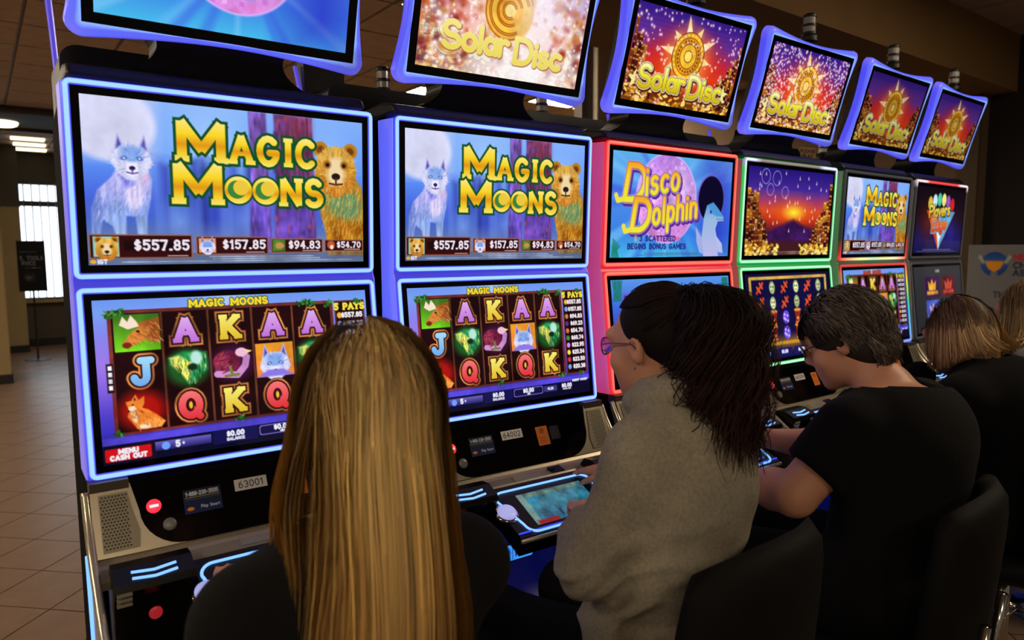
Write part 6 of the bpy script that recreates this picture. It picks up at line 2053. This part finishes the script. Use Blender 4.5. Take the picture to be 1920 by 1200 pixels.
def long_hair(p, t, seed, n, cols, length, flare, rad=(.090, .106, .112), part=.015, fallout=.035, jitter=.16, wave=.010, K=26, front=2.25, width=.0042, mat_=None, z_ref=None, spread_left=0., drift=(0, 0, 0), gather=0., half=None):
    rnd = np.random.RandomState(seed)
    ph = rnd.uniform(-front, front, n); th0 = np.arccos(1 - 1.05 * rnd.uniform(.0, 1., n) ** 1.35)
    th0 = np.where(np.abs(ph) > 1.9, np.minimum(th0, 1.0), th0)
    th_end = np.radians(92) * np.ones(n)
    layer = rnd.uniform(0, .013, n) + .010 * np.clip(1 - th0 / 1.5, 0, 1)
    t_ = np.linspace(0, 1, K)[None]
    L = length * rnd.uniform(.80, 1.0, n)
    arcL = np.maximum(0.0, th_end - th0) * .105
    tot = arcL + L
    s = t_ * tot[:, None]
    th = np.minimum(th0[:, None] + s / .105, th_end[:, None])
    fall = np.maximum(0, s - arcL[:, None])
    R_ = np.array(rad)[None] + layer[:, None]
    d = np.stack([np.sin(th) * np.sin(ph)[:, None] * R_[:, 0:1], -np.sin(th) * np.cos(ph)[:, None] * R_[:, 1:2], np.cos(th) * R_[:, 2:3]], -1)
    P = p.head + np.einsum('ij,skj->ski', p.HR, d + np.array([0, -.008, .012]))
    # falling part in body frame
    out = np.stack([np.sin(ph) * 1.0, -np.cos(ph) * .6, 0 * ph], -1) @ p.R.T
    fo = fallout * (1 - np.exp(-fall / .12)) + flare * (fall / length) ** 2
    P = P + out[:, None, :] * fo[..., None]
    P[..., 2] -= fall
    ncl = 70
    cid = (np.floor((ph + front) / (2 * front) * ncl).astype(int) + rnd.randint(-1, 2, n)) % ncl
    cw = rnd.normal(0, 1, (ncl, 4)); fr = rnd.uniform(14, 26, ncl)
    amp = wave * np.clip(fall / .15, 0, 1)
    P[..., 0] += amp * (cw[cid, 0:1] * .9 + .8 * np.sin(fr[cid, None] * fall + cw[cid, 1:2] * 3)) * 1.0
    P[..., 1] += amp * .6 * np.sin(fr[cid, None] * .8 * fall + cw[cid, 2:3] * 3)
    P += rnd.normal(0, .0022, (n, 1, 3)) * np.clip(fall / .05, .3, 1.6)[..., None]
    if spread_left: P[..., 0] -= spread_left * (rnd.uniform(0, 1, n) ** 3)[:, None] * np.clip(fall / length, 0, 1) ** 1.5 * (ph < .2)[:, None]
    cx_ = (p.head + np.array(drift))[0]
    P[..., 0] = cx_ + (P[..., 0] - cx_) * (1 - gather * np.clip(fall / .22, 0, 1) ** 1.2)
    P += np.array(drift) * (np.clip(fall / length, 0, 1) ** .8)[..., None]
    for _ in range(3):
        P = p.cloth.push_out(P, (layer * 1.6 + .004)[:, None], toward=-p.fwd)
        for _k in range(6): P[:, 2:-1] = .5 * P[:, 2:-1] + .25 * (P[:, 1:-2] + P[:, 3:])
    if half:
        w_ = np.clip((fall - .06) / .12, 0, 1); hw_ = half + .03 * np.clip((fall - .3) / .3, 0, 1); dx_ = P[..., 0] - cx_
        P[..., 0] = cx_ + dx_ * (1 - w_) + w_ * hw_ * np.tanh(dx_ / hw_)
    c = shade(cols, t_, jitter, rnd, n) * (1 + .13 * cw[cid, 3])[:, None, None]
    W = width * np.interp(np.linspace(0, 1, K), [0, .1, .8, 1], [.7, 1, .9, .25])
    out3 = np.broadcast_to(out[:, None, :] + np.array([0, 0, .15]), P.shape)
    return ribbons('hair', P, W, np.clip(c, 0, 1), mat_ or m_hair, t, out3, seed)


def hair_cap(p, name, t, material, color, fn, h=.006):
    lo = p.head - .24; hi = p.head + .24; F = Field(lo, hi, h); fn(F)
    me = F.mesh(name, material)
    at = me.color_attributes.new('Col', 'FLOAT_COLOR', 'POINT'); n = len(me.vertices)
    arr = np.ones((n, 4), dtype=np.float32); arr[:, :3] = srgb(np.array(color) / 255.); at.data.foreach_set('color', arr.ravel())
    return me


def join_meshes(name, parts, parent, material):
    """one mesh object out of several meshes carrying the Col attribute."""
    bm = bmesh.new()
    for me in parts: bm.from_mesh(me)
    out = bpy.data.meshes.new(name); bm.to_mesh(out); bm.free()
    out.materials.clear(); out.materials.append(material)
    out.shade_smooth()
    for me in parts: bpy.data.meshes.remove(me)
    return link(name, out, parent)


# ---- person with long blonde hair in front of the nearest machine
p1 = Person((-.12, -.80), 0.0, .02, (-.052, -.765, 1.237), seat_h=.55, wide=.93, neck_shift=(-.045, 0, -.012), sh_drop=.006)
p1.arms((-.12, -.36, .86), (.10, -.36, .86)); p1.legs(kf=.36, foot=.28, seat_h=.55)
t = empty('person'); t1 = t
tag(t, 'person with long loose blonde hair and a black top, seated nearest the camera', 'person', 'people playing the slot machines')
p1.body('body', t, m_skin, .011, ((0.1, 1, -.05), (0, 0, -1)), ((-.1, 1, -.05), (0, 0, -1)))


def top1(F):
    p1.torso(F, .014)
    for sd in (-1, 1): p1.arm(F, sd, .012)
    F.ell(p1.neck + np.array([0, .02, .075]), (.075, .085, .08), None, 0, 's')
    F.wrinkle(lambda X, Y, Z: .003 * np.sin(38 * Z + 9 * X) * np.sin(17 * X + 3))


clothe(p1, 'black_top', t, m_blackcloth, .010, top1); lower_body(p1, t)
BLONDE = [(158, 128, 78), (192, 160, 98), (196, 160, 94), (180, 140, 80), (158, 118, 68), (134, 98, 60)]
cap_ = hair_cap(p1, 'hair', t, m_hair, (150, 118, 68), lambda F: (F.ell(p1.Hd(0, -.010, .012), (.0905, .106, .1145), p1.HR, .01), F.ell(p1.Hd(0, -.028, -.10), (.086, .080, .12), p1.HR, .03), F.ell(p1.Hd(0, .12, -.06), (.075, .07, .12), p1.HR, 0, 's')))
h1 = long_hair(p1, t, 11, 6400, BLONDE, .58, .012, (.093, .109, .117), fallout=.012, jitter=.11, wave=.0075, spread_left=.05, drift=(-.055, 0, 0), gather=.40, half=.138, K=20, front=2.55, width=.0027)
join_meshes('hair', [cap_, h1], t, m_hair)

# ---- person with dark ponytail and grey sweater
p2 = Person((.565, -.735), math.radians(-4), .045, (.672, -.66, 1.275), head_yaw=math.radians(-2), head_pitch=math.radians(8), seat_h=.56, wide=.92)
p2.arms((.60, -.30, .865), (.90, -.32, .86), poleL=(-.9, -.35, -.75)); p2.legs(kf=.33, seat_h=.56)
p2.elL = np.array([.435, -.715, .865]); p2.wrL = np.array([.62, -.50, .862])
t = empty('person'); t2 = t
tag(t, 'person with a dark ponytail and glasses in a grey sweater, seated at the second machine', 'person', 'people playing the slot machines')
p2.body('body', t, m_skin, .0065, ((.62, .75, -.12), (.0, 0, -1)), ((-.1, 1, -.1), (0, 0, -1)))


def top2(F):
    p2.torso(F, .016)
    for sd in (-1, 1):
        S, E, W = (p2.shL, p2.elL, p2.wrL) if sd < 0 else (p2.shR, p2.elR, p2.wrR)
        F.cap(S, E, .064, .058, .04); F.cap(E, E + (W - E) * .7, .056, .045, .03); F.cap(E + (W - E) * .65, E + (W - E) * .86, .044, .042, .006, cut=True)
        for q in (.12, .3, .46): c = E + (W - E) * q; F.cap(c - p2.right * .004, c + p2.right * .004, .060, .060, .012)
    # cowl collar
    c = p2.neck
    ring = []
    for k in range(20):
        a = 2 * math.pi * k / 20
        ring.append(c + p2.R @ np.array([.100 * math.sin(a), -.092 * math.cos(a) + .010, .034 + .030 * math.cos(a)]))
    for a, b in zip(ring, ring[1:] + ring[:1]): F.cap(a, b, .025, .025, .010)
    ring2 = [q + np.array([0, 0, .030]) - (q - c) * .16 for q in ring]
    for a, b in zip(ring2, ring2[1:] + ring2[:1]): F.cap(a, b, .020, .020, .006)
    F.cap(c + p2.R @ np.array([0, -.080, .0]), c + p2.R @ np.array([0, -.112, -.06]), .05, .02, .03)
    F.cap(c + np.array([0, 0, -.02]), c + np.array([0, 0, .12]), .056, .07, 0, op='s')
    F.below(p2.pel[2] - .10, -1)
    def fold(X, Y, Z):
        w = np.clip((1.0 - Z) * 5, 0, 1)
        a = np.sin(52 * Z - 34 * X + 20 * Y + 2.5 * np.sin(11 * X + 7 * Z)); b = np.sin(95 * Z + 26 * Y - 18 * X + 2 * np.sin(23 * X))
        arm_ = np.clip((.56 - X) * 12, 0, 1) * np.clip((.98 - Z) * 9, 0, 1)
        return -.011 * w * np.maximum(a, 0) ** 3 - .008 * arm_ * np.maximum(b, 0) ** 2 + .0018 * np.sin(37 * Z + 31 * X + 2 * np.sin(14 * Z))
    F.wrinkle(fold)


clothe(p2, 'grey_sweater', t, m_grey, .0075, top2); lower_body(p2, t); eyes(p2, t)
DARK = [(17, 10, 9), (24, 13, 10), (33, 17, 12), (40, 20, 14), (36, 19, 14)]


def cap2(F):
    F.ell(p2.Hd(0, -.0185, .0375), (.0790, .0950, .0915), p2.HR, .01); F.ell(p2.Hd(0, -.075, .0), (.070, .040, .07), p2.HR, .03)
    F.ell(p2.Hd(0, -.09, .085), (.036, .036, .034), p2.HR, .02)
    F.ell(p2.Hd(0, .135, -.06), (.11, .09, .13), p2.HR, 0, 's')
    for q in (-1, 1): F.ell(p2.Hd(q * .085, .015, -.035), (.04, .042, .048), p2.HR, 0, 's')


cap_ = hair_cap(p2, 'hair', t, m_hair_dark, (22, 14, 13), cap2)


def pony(p, seed, n, root, cols, length, K=26):
    rnd = np.random.RandomState(seed)
    t_ = np.linspace(0, 1, K)[None]
    a = rnd.uniform(0, 2 * math.pi, n); rr = np.sqrt(rnd.uniform(0, 1, n))
    u, v = rr * np.cos(a), rr * np.sin(a)
    L = length * rnd.uniform(.62, 1.05, n)
    s = t_ * L[:, None]
    spread = np.interp(s, [0, .04, .12, .25, .4], [.018, .050, .074, .080, .050])
    back = np.interp(s, [0, .04, .10, .2, .4], [0, .050, .080, .085, .075]); rise = np.interp(s, [0, .03, .07, .12, .45], [0, .020, .010, -.035, -.36])
    X = u[:, None] * spread; Yl = -back - v[:, None] * spread * .8; Zl = rise + np.abs(v[:, None]) * .008
    cid = rnd.randint(0, 46, n); cw = rnd.normal(0, 1, (46, 4)); fr = rnd.uniform(22, 40, 46)
    amp = .017 * np.clip(s / .10, 0, 1.3)
    X = X + amp * (np.sin(fr[cid, None] * s + 4 * cw[cid, 0:1]) + .7 * cw[cid, 1:2]); Yl = Yl + amp * (np.cos(fr[cid, None] * s + 4 * cw[cid, 0:1]) + .6 * cw[cid, 2:3]); Zl = Zl + rnd.normal(0, .006, (n, 1))
    P = np.stack([X, Yl, Zl], -1) + rnd.normal(0, .003, (n, 1, 3)) * np.clip(s / .1, 0, 1.5)[..., None]
    P = p.Hd(*root) + np.einsum('ij,skj->ski', p.R, P)
    P = p.cloth.push_out(P, .004 + .02 * rnd.uniform(0, 1, (n, 1)))
    c = shade(cols, t_, .18, rnd, n) * (1 + .25 * cw[cid, 3])[:, None, None]
    W = .0026 * np.interp(np.linspace(0, 1, K), [0, .1, .8, 1], [.7, 1, .9, .3])
    O = P - P.mean(axis=0, keepdims=True)
    return ribbons('hair', P, W, np.clip(c, 0, 1), m_hair_dark, None, O, seed)


def pulled(p, seed, n, root, cols, rad, ctr, K=14, face_lim=1.9):
    """strands combed over the head to the ponytail root."""
    rnd = np.random.RandomState(seed)
    ph = rnd.uniform(-2.6, 2.6, n); th = rnd.uniform(.25, 1.75, n)
    th = np.where(np.abs(ph) > 1.5, np.minimum(th, 1.05), th)
    d0 = np.stack([np.sin(th) * np.sin(ph), -np.sin(th) * np.cos(ph), np.cos(th)], -1)
    rt_ = (np.array(root) - np.array(ctr)) / np.array(rad); rt_ /= np.linalg.norm(rt_)
    t_ = np.linspace(0, 1, K)[None, :, None]
    d = d0[:, None] * (1 - t_) + rt_ * t_
    d /= np.linalg.norm(d, axis=2, keepdims=True)
    P = d * (np.array(rad) + rnd.uniform(0, .005, (n, 1, 1))) + np.array(ctr)
    P = p.head + np.einsum('ij,skj->ski', p.HR, P)
    c = shade(cols, np.linspace(0, 1, K)[None], .2, rnd, n)
    O = P - p.head
    return ribbons('hair', P, .0034 * np.ones(K), np.clip(c, 0, 1), m_hair_dark, None, O, seed)


parts = [cap_, pulled(p2, 5, 900, (0, -.095, .085), DARK, (.0800, .0962, .0930), (0, -.0185, .0375)), pony(p2, 6, 3600, (0, -.092, .082), DARK, .40)]
join_meshes('hair', parts, t, m_hair_dark)


def spectacles(p, t, lens_m, rim_m, drop=0.):
    fr = MB()
    for q in (-1, 1):
        ring = [p.Hd(q * .034 + .026 * math.cos(a), .112 - .012 * abs(math.cos(a)) * (q * math.cos(a) > 0), .004 + drop + .019 * math.sin(a)) for a in np.linspace(0, 2 * math.pi, 21)]
        fr.tube(ring, .0016, 6)
        fr.tube([p.Hd(q * .060, .100, .010 + drop), p.Hd(q * .074, .060, .012), p.Hd(q * .082, .0, .008), p.Hd(q * .080, -.014, -.008)], .0018, 6)
    fr.tube([p.Hd(-.008, .113, .008 + drop), p.Hd(.008, .113, .008 + drop)], .0016, 6)
    g = fr.build('spectacles', rim_m, t)
    for q in (-1, 1):
        mb = MB(); ring = [p.Hd(q * .034 + .0245 * math.cos(a), .111 - .010 * abs(math.cos(a)) * (q * math.cos(a) > 0), .004 + drop + .0175 * math.sin(a)) for a in np.linspace(0, 2 * math.pi, 20, endpoint=False)]
        ring_b = [r - p.HR @ np.array([0, .0015, 0]) for r in ring]; n = len(ring)
        mb.add(ring + ring_b, [tuple(range(n)), tuple(range(2 * n - 1, n - 1, -1))] + [(i, (i + 1) % n, (i + 1) % n + n, i + n) for i in range(n)])
        mb.build('lens', lens_m, g)


spectacles(p2, t, m_glass_lens, m_glass_rim)
mb = MB(); mb.lathe([(.0003, -.003), (.0026, -.0015), (.003, 0), (.0026, .0015), (.0003, .003)], n=10)
link('earring', mb.mesh('earring', m_chrome, smooth=True), t, p2.Hd(-.086, -.006, -.043))

# ---- person with short grey-brown hair and black T-shirt
p3 = Person((1.30, -.88), math.radians(-2), .05, (1.395, -.700, 1.230), head_yaw=math.radians(-14), head_pitch=math.radians(24), seat_h=.56, wide=1.22, sh_drop=.032)
p3.arms((1.28, -.40, .84), (1.50, -.37, .872), poleL=(-.8, -.5, -.8)); p3.legs(seat_h=.56)
p3.elL = np.array([1.095, -.745, .872]); p3.wrL = np.array([1.17, -.515, .845])
t = empty('person'); t3 = t
tag(t, 'person with short grey-brown hair in a black T-shirt, bare arms, at the red-framed machine', 'person', 'people playing the slot machines')
p3.body('body', t, m_skin, .0065, ((-.1, 1, .1), (0, .1, -1)), ((-.2, 1, -.1), (0, 0, -1)), thick=1.22)


def top3(F):
    p3.torso(F, .018)
    for sd in (-1, 1): p3.arm(F, sd, .020, 1.25, .66, True)
    F.ell(p3.neck + p3.R @ np.array([0, -.01, .055]), (.150, .150, .115), p3.R, 0, 's')
    F.below(p3.pel[2] - .09, -1)
    F.wrinkle(lambda X, Y, Z: .003 * np.sin(30 * Z + 20 * X) * np.clip((1.1 - Z) * 3, 0, 1))


clothe(p3, 'black_t_shirt', t, m_blackcloth, .009, top3); lower_body(p3, t); eyes(p3, t)
GREYB = [(46, 40, 37), (74, 66, 60), (88, 80, 74), (70, 62, 57)]


def cap3(F):
    F.ell(p3.Hd(0, -.014, .036), (.090, .110, .100), p3.HR, .01); F.ell(p3.Hd(0, -.06, -.035), (.076, .058, .060), p3.HR, .04)
    F.ell(p3.Hd(0, .150, -.050), (.11, .085, .110), p3.HR, 0, 's')
    for q in (-1, 1): F.ell(p3.Hd(q * .10, .030, -.050), (.05, .045, .050), p3.HR, 0, 's')


cap_ = hair_cap(p3, 'hair', t, m_hair_dark, (50, 43, 39), cap3)


def short_hair(p, seed, n, cols, rad, ctr, L, K=9, sweep=(0, -.5, -1.0), lift=.012, ph_max=2.9, th_max=1.9):
    rnd = np.random.RandomState(seed)
    ph = rnd.uniform(-ph_max, ph_max, n); th = np.arccos(1 - rnd.uniform(0, 1 - math.cos(th_max), n))
    th = np.where(np.abs(ph) > 1.6, np.minimum(th, .95), th)
    d = np.stack([np.sin(th) * np.sin(ph), -np.sin(th) * np.cos(ph), np.cos(th)], -1)
    root = d * np.array(rad) + np.array(ctr)
    sw = np.array(sweep) + rnd.normal(0, .28, (n, 3)); sw = sw - d * (sw * d).sum(1, keepdims=True); sw /= np.linalg.norm(sw, axis=1, keepdims=True) + 1e-6
    t_ = np.linspace(0, 1, K)[None, :, None]
    Ls = (L * rnd.uniform(.6, 1.15, n))[:, None, None]
    P = root[:, None] + sw[:, None] * Ls * t_ + d[:, None] * (lift * np.sin(np.pi * t_ * .8) * rnd.uniform(.3, 1.3, (n, 1, 1))) - d[:, None] * (Ls * t_) ** 2 * 4.0
    P = p.head + np.einsum('ij,skj->ski', p.HR, P)
    c = shade(cols, np.linspace(0, 1, K)[None], .22, rnd, n)
    return ribbons('hair', P, .0036 * np.interp(np.linspace(0, 1, K), [0, .2, .8, 1], [.8, 1, .8, .3]), np.clip(c, 0, 1), m_hair_dark, None, P - p.head, seed)


join_meshes('hair', [cap_, short_hair(p3, 8, 2600, GREYB, (.091, .111, .101), (0, -.014, .034), .075),
                     short_hair(p3, 9, 900, GREYB, (.079, .061, .064), (0, -.058, -.030), .05, ph_max=1.5, th_max=2.2, lift=.006)], t, m_hair_dark)
spectacles(p3, t, mat('green_reflection_lens', (.10, .30, .24), .05, spec=.9), mat('dark_green_rim', (.06, .14, .12), .3))  # green reflection in the lenses put into their base colour

# ---- person with a blonde bob and black hooded top
p4 = Person((2.17, -.86), math.radians(2), .05, (2.165, -.685, 1.178), head_yaw=math.radians(4), head_pitch=math.radians(16), seat_h=.55, wide=1.12, sc=.98)
p4.arms((2.09, -.60, 1.04), (2.34, -.36, .86), poleL=(-.8, -.5, -.8)); p4.legs(seat_h=.55)
t = empty('person'); t4 = t
tag(t, 'person with a chin-length blonde bob in a black hooded top, at the green-framed machine', 'person', 'people playing the slot machines')
p4.body('body', t, m_skin, .0085, ((.1, 1, .0), (0, .1, -1)), ((-.1, 1, -.1), (0, 0, -1)))


def top4(F):
    p4.torso(F, .030)
    for sd in (-1, 1): p4.arm(F, sd, .024, 1.05)
    c = p4.neck
    for k in range(16):
        a0, a1 = [2 * math.pi * (k + j) / 16 for j in (0, 1)]
        g = lambda a: c + p4.R @ np.array([.115 * math.sin(a), -.10 * math.cos(a) - .01, -.05 + .03 * math.cos(a)])
        F.cap(g(a0), g(a1), .034, .034, .02)
    F.ell(c + p4.R @ np.array([0, -.12, -.10]), (.12, .06, .10), p4.R, .03)
    F.cap(c, c + np.array([0, 0, .12]), .055, .07, 0, op='s')


clothe(p4, 'black_hooded_top', t, m_blackcloth2, .012, top4); lower_body(p4, t)
BOB = [(70, 52, 40), (150, 124, 86), (186, 158, 112), (182, 150, 102), (160, 128, 84)]
cap_ = hair_cap(p4, 'hair', t, m_hair, (130, 104, 68), lambda F: (F.ell(p4.Hd(0, -.014, .022), (.088, .104, .104), p4.HR, .01), F.ell(p4.Hd(0, -.03, -.07), (.082, .074, .075), p4.HR, .03), F.ell(p4.Hd(0, .125, -.06), (.072, .07, .11), p4.HR, 0, 's')))
join_meshes('hair', [cap_, long_hair(p4, t, 21, 2600, BOB, .115, .006, (.089, .106, .108), fallout=.012, wave=.006, K=14, front=2.3, jitter=.12, width=.0034)], t, m_hair)

# ---- person at the right edge with blonde hair and grey top
p5 = Person((2.98, -.80), math.radians(0), .04, (2.965, -.625, 1.205), head_pitch=math.radians(10), seat_h=.55, wide=1.05)
p5.arms((2.84, -.34, .87), (3.10, -.34, .86)); p5.legs(seat_h=.55)
t = empty('person'); t5 = t
tag(t, 'person with straight blonde hair and grey top at the right edge, before the white board', 'person', 'people playing the slot machines')
p5.body('body', t, m_skin, .011, ((.1, 1, .0), (0, .1, -1)), ((-.1, 1, -.1), (0, 0, -1)))


def top5(F):
    p5.torso(F, .018)
    for sd in (-1, 1): p5.arm(F, sd, .016)
    F.ell(p5.neck + np.array([0, .02, .075]), (.085, .09, .08), None, 0, 's')


clothe(p5, 'grey_top', t, m_greytop, .013, top5); lower_body(p5, t)
BL5 = [(120, 96, 66), (176, 150, 104), (186, 158, 108), (170, 140, 94), (150, 120, 80)]
cap_ = hair_cap(p5, 'hair', t, m_hair, (122, 98, 62), lambda F: (F.ell(p5.Hd(0, -.012, .015), (.088, .104, .108), p5.HR, .01), F.ell(p5.Hd(0, -.03, -.08), (.080, .072, .09), p5.HR, .03), F.ell(p5.Hd(0, .12, -.06), (.073, .07, .12), p5.HR, 0, 's')), .009)
join_meshes('hair', [cap_, long_hair(p5, t, 31, 1200, BL5, .27, .015, (.089, .106, .112), fallout=.02, wave=.007, K=16, width=.005)], t, m_hair)


# ------------------------------------------------------------------ stools
m_vinyl = mat('black_vinyl', (.024, .023, .021), .75, spec=.18, noise=(40, .1), bump=(160, .2, .002))
SLAB = ['black padded stool under the long-haired person nearest the camera', 'black padded stool behind the grey sweater, its rounded backrest showing', 'black padded stool behind the person in the black T-shirt',
        'black padded stool behind the black hooded top', 'black padded stool under the person at the right edge']


def backrest_mesh():
    mb = MB(); nu, nv = 24, 12
    V = []
    for side in (0, 1):
        for j in range(nv + 1):
            v = -1 + 2 * j / nv
            for i in range(nu + 1):
                u = -1 + 2 * i / nu
                xe, ze = u * math.sqrt(1 - v * v / 2), v * math.sqrt(1 - u * u / 2)
                x = .225 * (.45 * u + .55 * xe); z = .235 * (.45 * v + .55 * ze)
                e = max(abs(u), abs(v)); th = .034 * math.sqrt(max(0., 1 - e ** 5))
                y = .06 * u * u + (th if side else -th) - .02 * v
                V.append((x, y, z))
    n = (nu + 1) * (nv + 1); Fc = []
    for s in (0, 1):
        for j in range(nv):
            for i in range(nu):
                a = s * n + j * (nu + 1) + i; q = (a, a + 1, a + nu + 2, a + nu + 1)
                Fc.append(q if s == 0 else q[::-1])
    mb.add(V, Fc)
    me = mb.mesh('backrest', m_vinyl)
    bm = bmesh.new(); bm.from_mesh(me); bmesh.ops.remove_doubles(bm, verts=bm.verts, dist=.0006); bmesh.ops.recalc_face_normals(bm, faces=bm.faces); bm.to_mesh(me); bm.free()
    me.shade_smooth(); return me


def stool(loc, rz, seat_h, label, bz=.80, by=-.215):
    t = empty('padded_stool', (loc[0], loc[1], 0), rz); tag(t, label, 'stool', 'padded stools along the row')
    link('seat', shared('st_seat', lambda: MB().lathe([(.02, -.075), (.20, -.075), (.222, -.055), (.228, -.03), (.215, -.008), (.15, 0), (.01, 0)], n=36).mesh('seat', m_vinyl, smooth=True)), t, (0, .0, seat_h))
    link('backrest', shared('st_back', backrest_mesh), t, (0, by, bz))
    for q in (-1, 1): MB().tube([(q * .10, -.10, seat_h - .06), (q * .10, by - .02, seat_h - .03), (q * .10, by - .035, bz - .05)], .011, 8).build('back_support', m_chrome, t, smooth=True)
    link('pedestal', shared('st_ped', lambda: MB().lathe([(.03, .02), (.03, .47)], n=20).mesh('pedestal', m_chrome, smooth=True)), t)
    link('base_plate', shared('st_base', lambda: MB().lathe([(.22, 0), (.22, .008), (.19, .02), (.05, .035), (.032, .05)], n=36).mesh('base_plate', m_chrome, smooth=True)), t)
    fr = shared('st_ring', lambda: MB().tube([(.17 * math.cos(a), .17 * math.sin(a), .24) for a in np.linspace(0, 2 * math.pi, 33)], .009, 8).mesh('foot_ring', m_chrome, smooth=True))
    link('foot_ring', fr, t)
    sp = shared('st_spoke', lambda: MB().tube([(-.168, 0, .24), (.168, 0, .24)], .006, 6).mesh('ring_spoke', m_chrome, smooth=True))
    link('ring_spoke', sp, t)
    return t


stool((-.12, -.80), 0, .527, SLAB[0], bz=.74)
stool((.57, -.82), math.radians(4), .537, SLAB[1], bz=.765, by=-.20)
stool((1.24, -.88), math.radians(10), .537, SLAB[2], bz=.725)
stool((2.15, -.86), 0, .527, SLAB[3], bz=.76)
stool((2.98, -.80), 0, .527, SLAB[4], bz=.76)

# ------------------------------------------------------------------ boards and notes
b = empty('display_board', (4.95, .33, 0)); tag(b, 'white information board with a blue round emblem standing beyond the last machine', 'board')
pm = picture(art_board(), 'board_print', .82, 1.025, m_print)
link('board_print', pm, b, (-.0155, -.41, .47), (0, 0, math.radians(-90)))
MB().box(-.015, .015, -.82, .0, .47, 1.495).build('panel', mat('white_foam_board', (.47, .47, .48), .7), b)
for y in (-.72, -.10):
    MB().tube([(.03, y, .47), (-.06, y, 0.005)], .011, 8).build('stand_leg', m_satin, b); MB().tube([(.03, y, .9), (.22, y, 0.005)], .011, 8).build('stand_leg', m_satin, b)
MB().tube([(.03, -.76, .46), (.03, -.06, .46)], .011, 8).build('cross_bar', m_satin, b)

b = empty('poster_stand', (.05, 9.9, 0)); tag(b, 'black poster on a thin stand before the bright window', 'poster')
MB().box(-.10, .22, -.01, .01, .94, 1.62).build('poster_panel', mat('poster_black', (.03, .03, .035), .5), b)
link('poster_print', picture(art_poster(), 'poster_print', .31, .66, m_print), b, (.06, -.0115, .95))
MB().tube([(.06, .02, .012), (.06, .02, 1.3)], .012, 8).build('stand_pole', m_satin, b)
MB().lathe([(.16, 0), (.16, .008), (.02, .014)], (.06, .02, 0), 24).build('stand_base', m_satin, b)

b = empty('paper_note', (3.35, .60, 2.0)); tag(b, 'tan paper note taped up between the fourth and fifth machine toppers', 'note')
link('note_print', picture(art_note(), 'note_print', .12, .10, m_print), b, (0, -.006, -.05), (0, 0, math.radians(-15)))
MB().box(-.06, .06, -.0045, 0, -.05, .05).build('paper', mat('tan_paper', (.58, .47, .34), .8), b, rot=(0, 0, math.radians(-15)))
